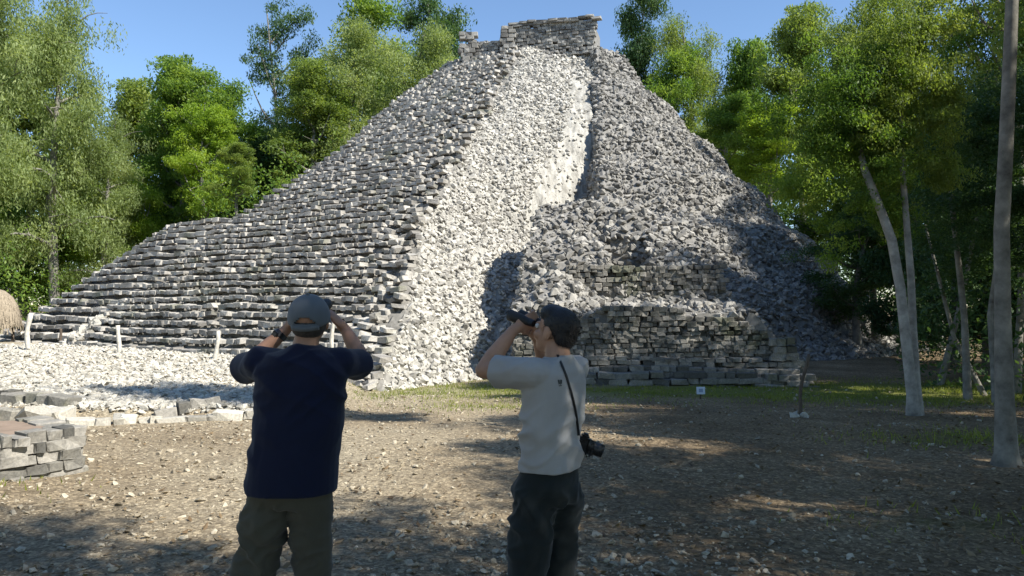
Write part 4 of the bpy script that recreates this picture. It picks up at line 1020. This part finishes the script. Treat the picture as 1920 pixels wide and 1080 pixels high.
# --- man in pale grey, turned to the left, elbow out, camera on a strap at his back
Y_M2 = 3.50; B2_ = Vector(((1030 - 960) / FPX * Y_M2, Y_M2, 0)); B2_.z = gz(B2_.x, B2_.y)
YAW2 = math.radians(52); R2 = Matrix.Rotation(YAW2, 3, 'Z') @ Matrix.Rotation(math.radians(16), 3, 'X')
fw2 = (-math.sin(YAW2), math.cos(YAW2))
def rot_rings(rings): return rings
def L2(x, y, z):        # from the man's own axes (right, forward, up) to picture axes
    c_, s_ = math.cos(YAW2), math.sin(YAW2); return (x * c_ - y * s_, x * s_ + y * c_, z)
_loft1 = loft
def loft2(rings):
    V, F = _loft1([(0, 0, z, rx, ry) for (x, y, z, rx, ry) in rings]); n = 28
    c_, s_ = math.cos(YAW2), math.sin(YAW2); out = []
    for i, v in enumerate(V):
        x, y = rings[i // n][0], rings[i // n][1]; out.append(Vector((v.x * c_ - v.y * s_ + x, v.x * s_ + v.y * c_ + y, v.z)))
    return out, F
loft = loft2
spec2 = dict(head=(.030, .03, 1.572), headR=R2, neck=(.04, .0, 1.44), skin=M['skin2'], fwd=fw2,
    torso_skin=[(.0, .0, .95, .12, .08), (.01, .0, 1.15, .13, .085), (.02, .0, 1.36, .13, .07), (.035, .0, 1.45, .055, .05)],
    arms=[dict(pts=[(-.075, -.115, 1.395), (-.300, .03, 1.395), (-.165, .085, 1.575)], d=(.09, .03, .05), n=(.1, .55, .2), side=-1),
          dict(pts=[(.125, .140, 1.395), (.02, .37, 1.33), (-.045, .265, 1.525)], d=(-.05, -.04, .08), n=(-.3, -.55, .1), side=1)],
    sleeves=[(.72, .072), (.8, .068)],
    shirt=[(.005, .0, .948, .160, .127), (.006, .0, 1.0, .163, .128), (.008, .0, 1.08, .162, .122), (.014, .0, 1.18, .170, .118), (.02, .0, 1.27, .178, .116),
           (.022, .0, 1.34, .182, .108), (.024, .0, 1.39, .178, .095), (.03, .0, 1.43, .130, .075), (.038, .0, 1.458, .078, .066), (.04, .0, 1.468, .064, .060)],
    hips=[(-.02, .0, .80, .158, .13), (-.015, .0, .86, .166, .137), (-.003, .0, .93, .148, .116), (.004, .0, .985, .138, .106), (.005, .0, 1.02, .13, .10)],
    legs=[(L2(-.085, .02, .81)[:2] + (.81,), (-.105, -.04, .47), (-.12, -.07, .10)), (L2(.085, .0, .81)[:2] + (.81,), (.045, .09, .47), (.06, .10, .10))],
    leg_r=[(.108, .086, .074), (.104, .080, .072)],
    shirt_mat=M['grey_cloth'], trouser_mat=M['black_cloth'],
    shirt_fold=folds(.019, (2.5, 7.5), .010, (5, 14), 5.7), trouser_fold=folds(.024, (4, 6), .012, (8, 13), 2.2, .95))
man2, shirt2, trou2, P2 = make_person('person', 'person in pale grey T-shirt and dark trousers looking up to the left', B2_, spec2)
loft = _loft1
hp = [ell((0, -.018, .036), (.079, .093, .084), None, 14), ell((0, -.060, -.004), (.069, .044, .058), None, 12), ell((0, .03, .075), (.07, .062, .045), None, 12)]
hr2 = link('hair', fuse('hair', hp, .006, 3), man2, M['hair']); place_on_head(hr2, spec2['head'], R2)
V = []; F = []; _vs = hr2.data.vertices
for k in range(5200):
    v = _vs[random.randrange(len(_vs))]; p_ = v.co; n_ = v.normal; i0 = len(V)
    t_ = (n_ * .22 + Vector((random.gauss(0, .15), -.35 + random.gauss(0, .15), -.6 + random.gauss(0, .3)))).normalized(); sd = t_.cross(n_).normalized() * .0016; l_ = random.uniform(.008, .016)
    V += [p_ - sd - n_ * .002, p_ + sd - n_ * .002, p_ + t_ * l_]; F.append([i0, i0 + 1, i0 + 2])
hs = link('hair_strands', tri_mesh('hair_strands', V, F), hr2, M['hair']); hs['kind'] = 'stuff'
binoculars(B2_ + P2(0, .17, .006), R2, 'dark binoculars held up by the man in the grey T-shirt')
# strap and emblem follow the shirt surface
bpy.context.view_layer.update()
bv = BVHTree.FromPolygons([v.co + B2_ for v in shirt2.data.vertices], [tuple(p_.vertices) for p_ in shirt2.data.polygons])
def on_shirt(px, py, off):
    o_ = Vector((0, 0, CAMH)); h = bv.ray_cast(o_, (at(px, py, 1.0) - o_).normalized())
    return (h[0] + h[1] * off, h[1]) if h[0] is not None else (None, None)
slr = empty('slung_camera', B2_ + Vector((.150, .03, 1.055)))
tag(slr, 'black camera slung on a strap behind the man in grey', 'camera')
cb_ = slr.location.copy(); sp_ = []
for (px_, py_) in ((1046, 668), (1052, 685), (1060, 705), (1067, 728), (1073, 750), (1078, 775), (1081, 798), (1083, 815)):
    q, nn = on_shirt(px_, py_, .006)
    if q is not None: sp_.append(q)
sp_.append(cb_ + Vector((-.05, -.02, .045)))
V = []; F = []
for i, q in enumerate(sp_):
    for dx in (-.0055, .0055): V.append(q - cb_ + Vector((dx, 0, 0)))
for i in range(len(sp_) - 1): F.append([2 * i, 2 * i + 1, 2 * i + 3, 2 * i + 2])
so = link('strap', tri_mesh('strap', V, F), slr, M['black']); so.modifiers.new('thick', 'SOLIDIFY').thickness = .003
cb = link('camera_body', box_mesh('camera_body', .10, .05, .075, .3), slr, M['black']); cb.rotation_euler = (.2, .35, .2)
gr = link('grip', box_mesh('grip', .025, .03, .07, .4), cb, M['rubber']); gr.location = (.042, -.03, 0)
pm = link('viewfinder_hump', box_mesh('viewfinder_hump', .035, .04, .025, .35), cb, M['black']); pm.location = (0, 0, .045)
ln_ = link('lens_barrel', tri_mesh('lens_barrel', *tube([(.03, 0, -.005), (.07, -.01, -.02), (.095, -.016, -.029)], [.03, .031, .029], 16)), slr, M['black'])
link('front_glass', tri_mesh('front_glass', *tube([(.0945, -.016, -.0285), (.096, -.0162, -.0292)], [.022, .022], 14)), ln_, M['lens'])
q, nn = on_shirt(1050, 717, .0015)
if q is not None:
    em = empty('emblem', q - B2_, man2); up = Vector((0, 0, 1)); sx_ = up.cross(nn).normalized(); uy = nn.cross(sx_)
    ink = plain('shirt_print', (.05, .055, .05), .9, .1)
    for pts in ([(-.012, .010), (-.006, .013), (-.004, -.004), (-.008, -.010)], [(-.002, .011), (.003, .012), (.002, -.012), (-.003, -.006)], [(.006, .013), (.012, .008), (.007, -.010), (.004, -.003)], [(-.010, -.013), (.009, -.013), (.007, -.016), (-.008, -.016)]):
        V = [sx_ * a_ + uy * b_ for a_, b_ in pts]; link('print_stroke', tri_mesh('print_stroke', V + [v - nn * .001 for v in V], [[0, 1, 2, 3], [7, 6, 5, 4]], False), em, ink)
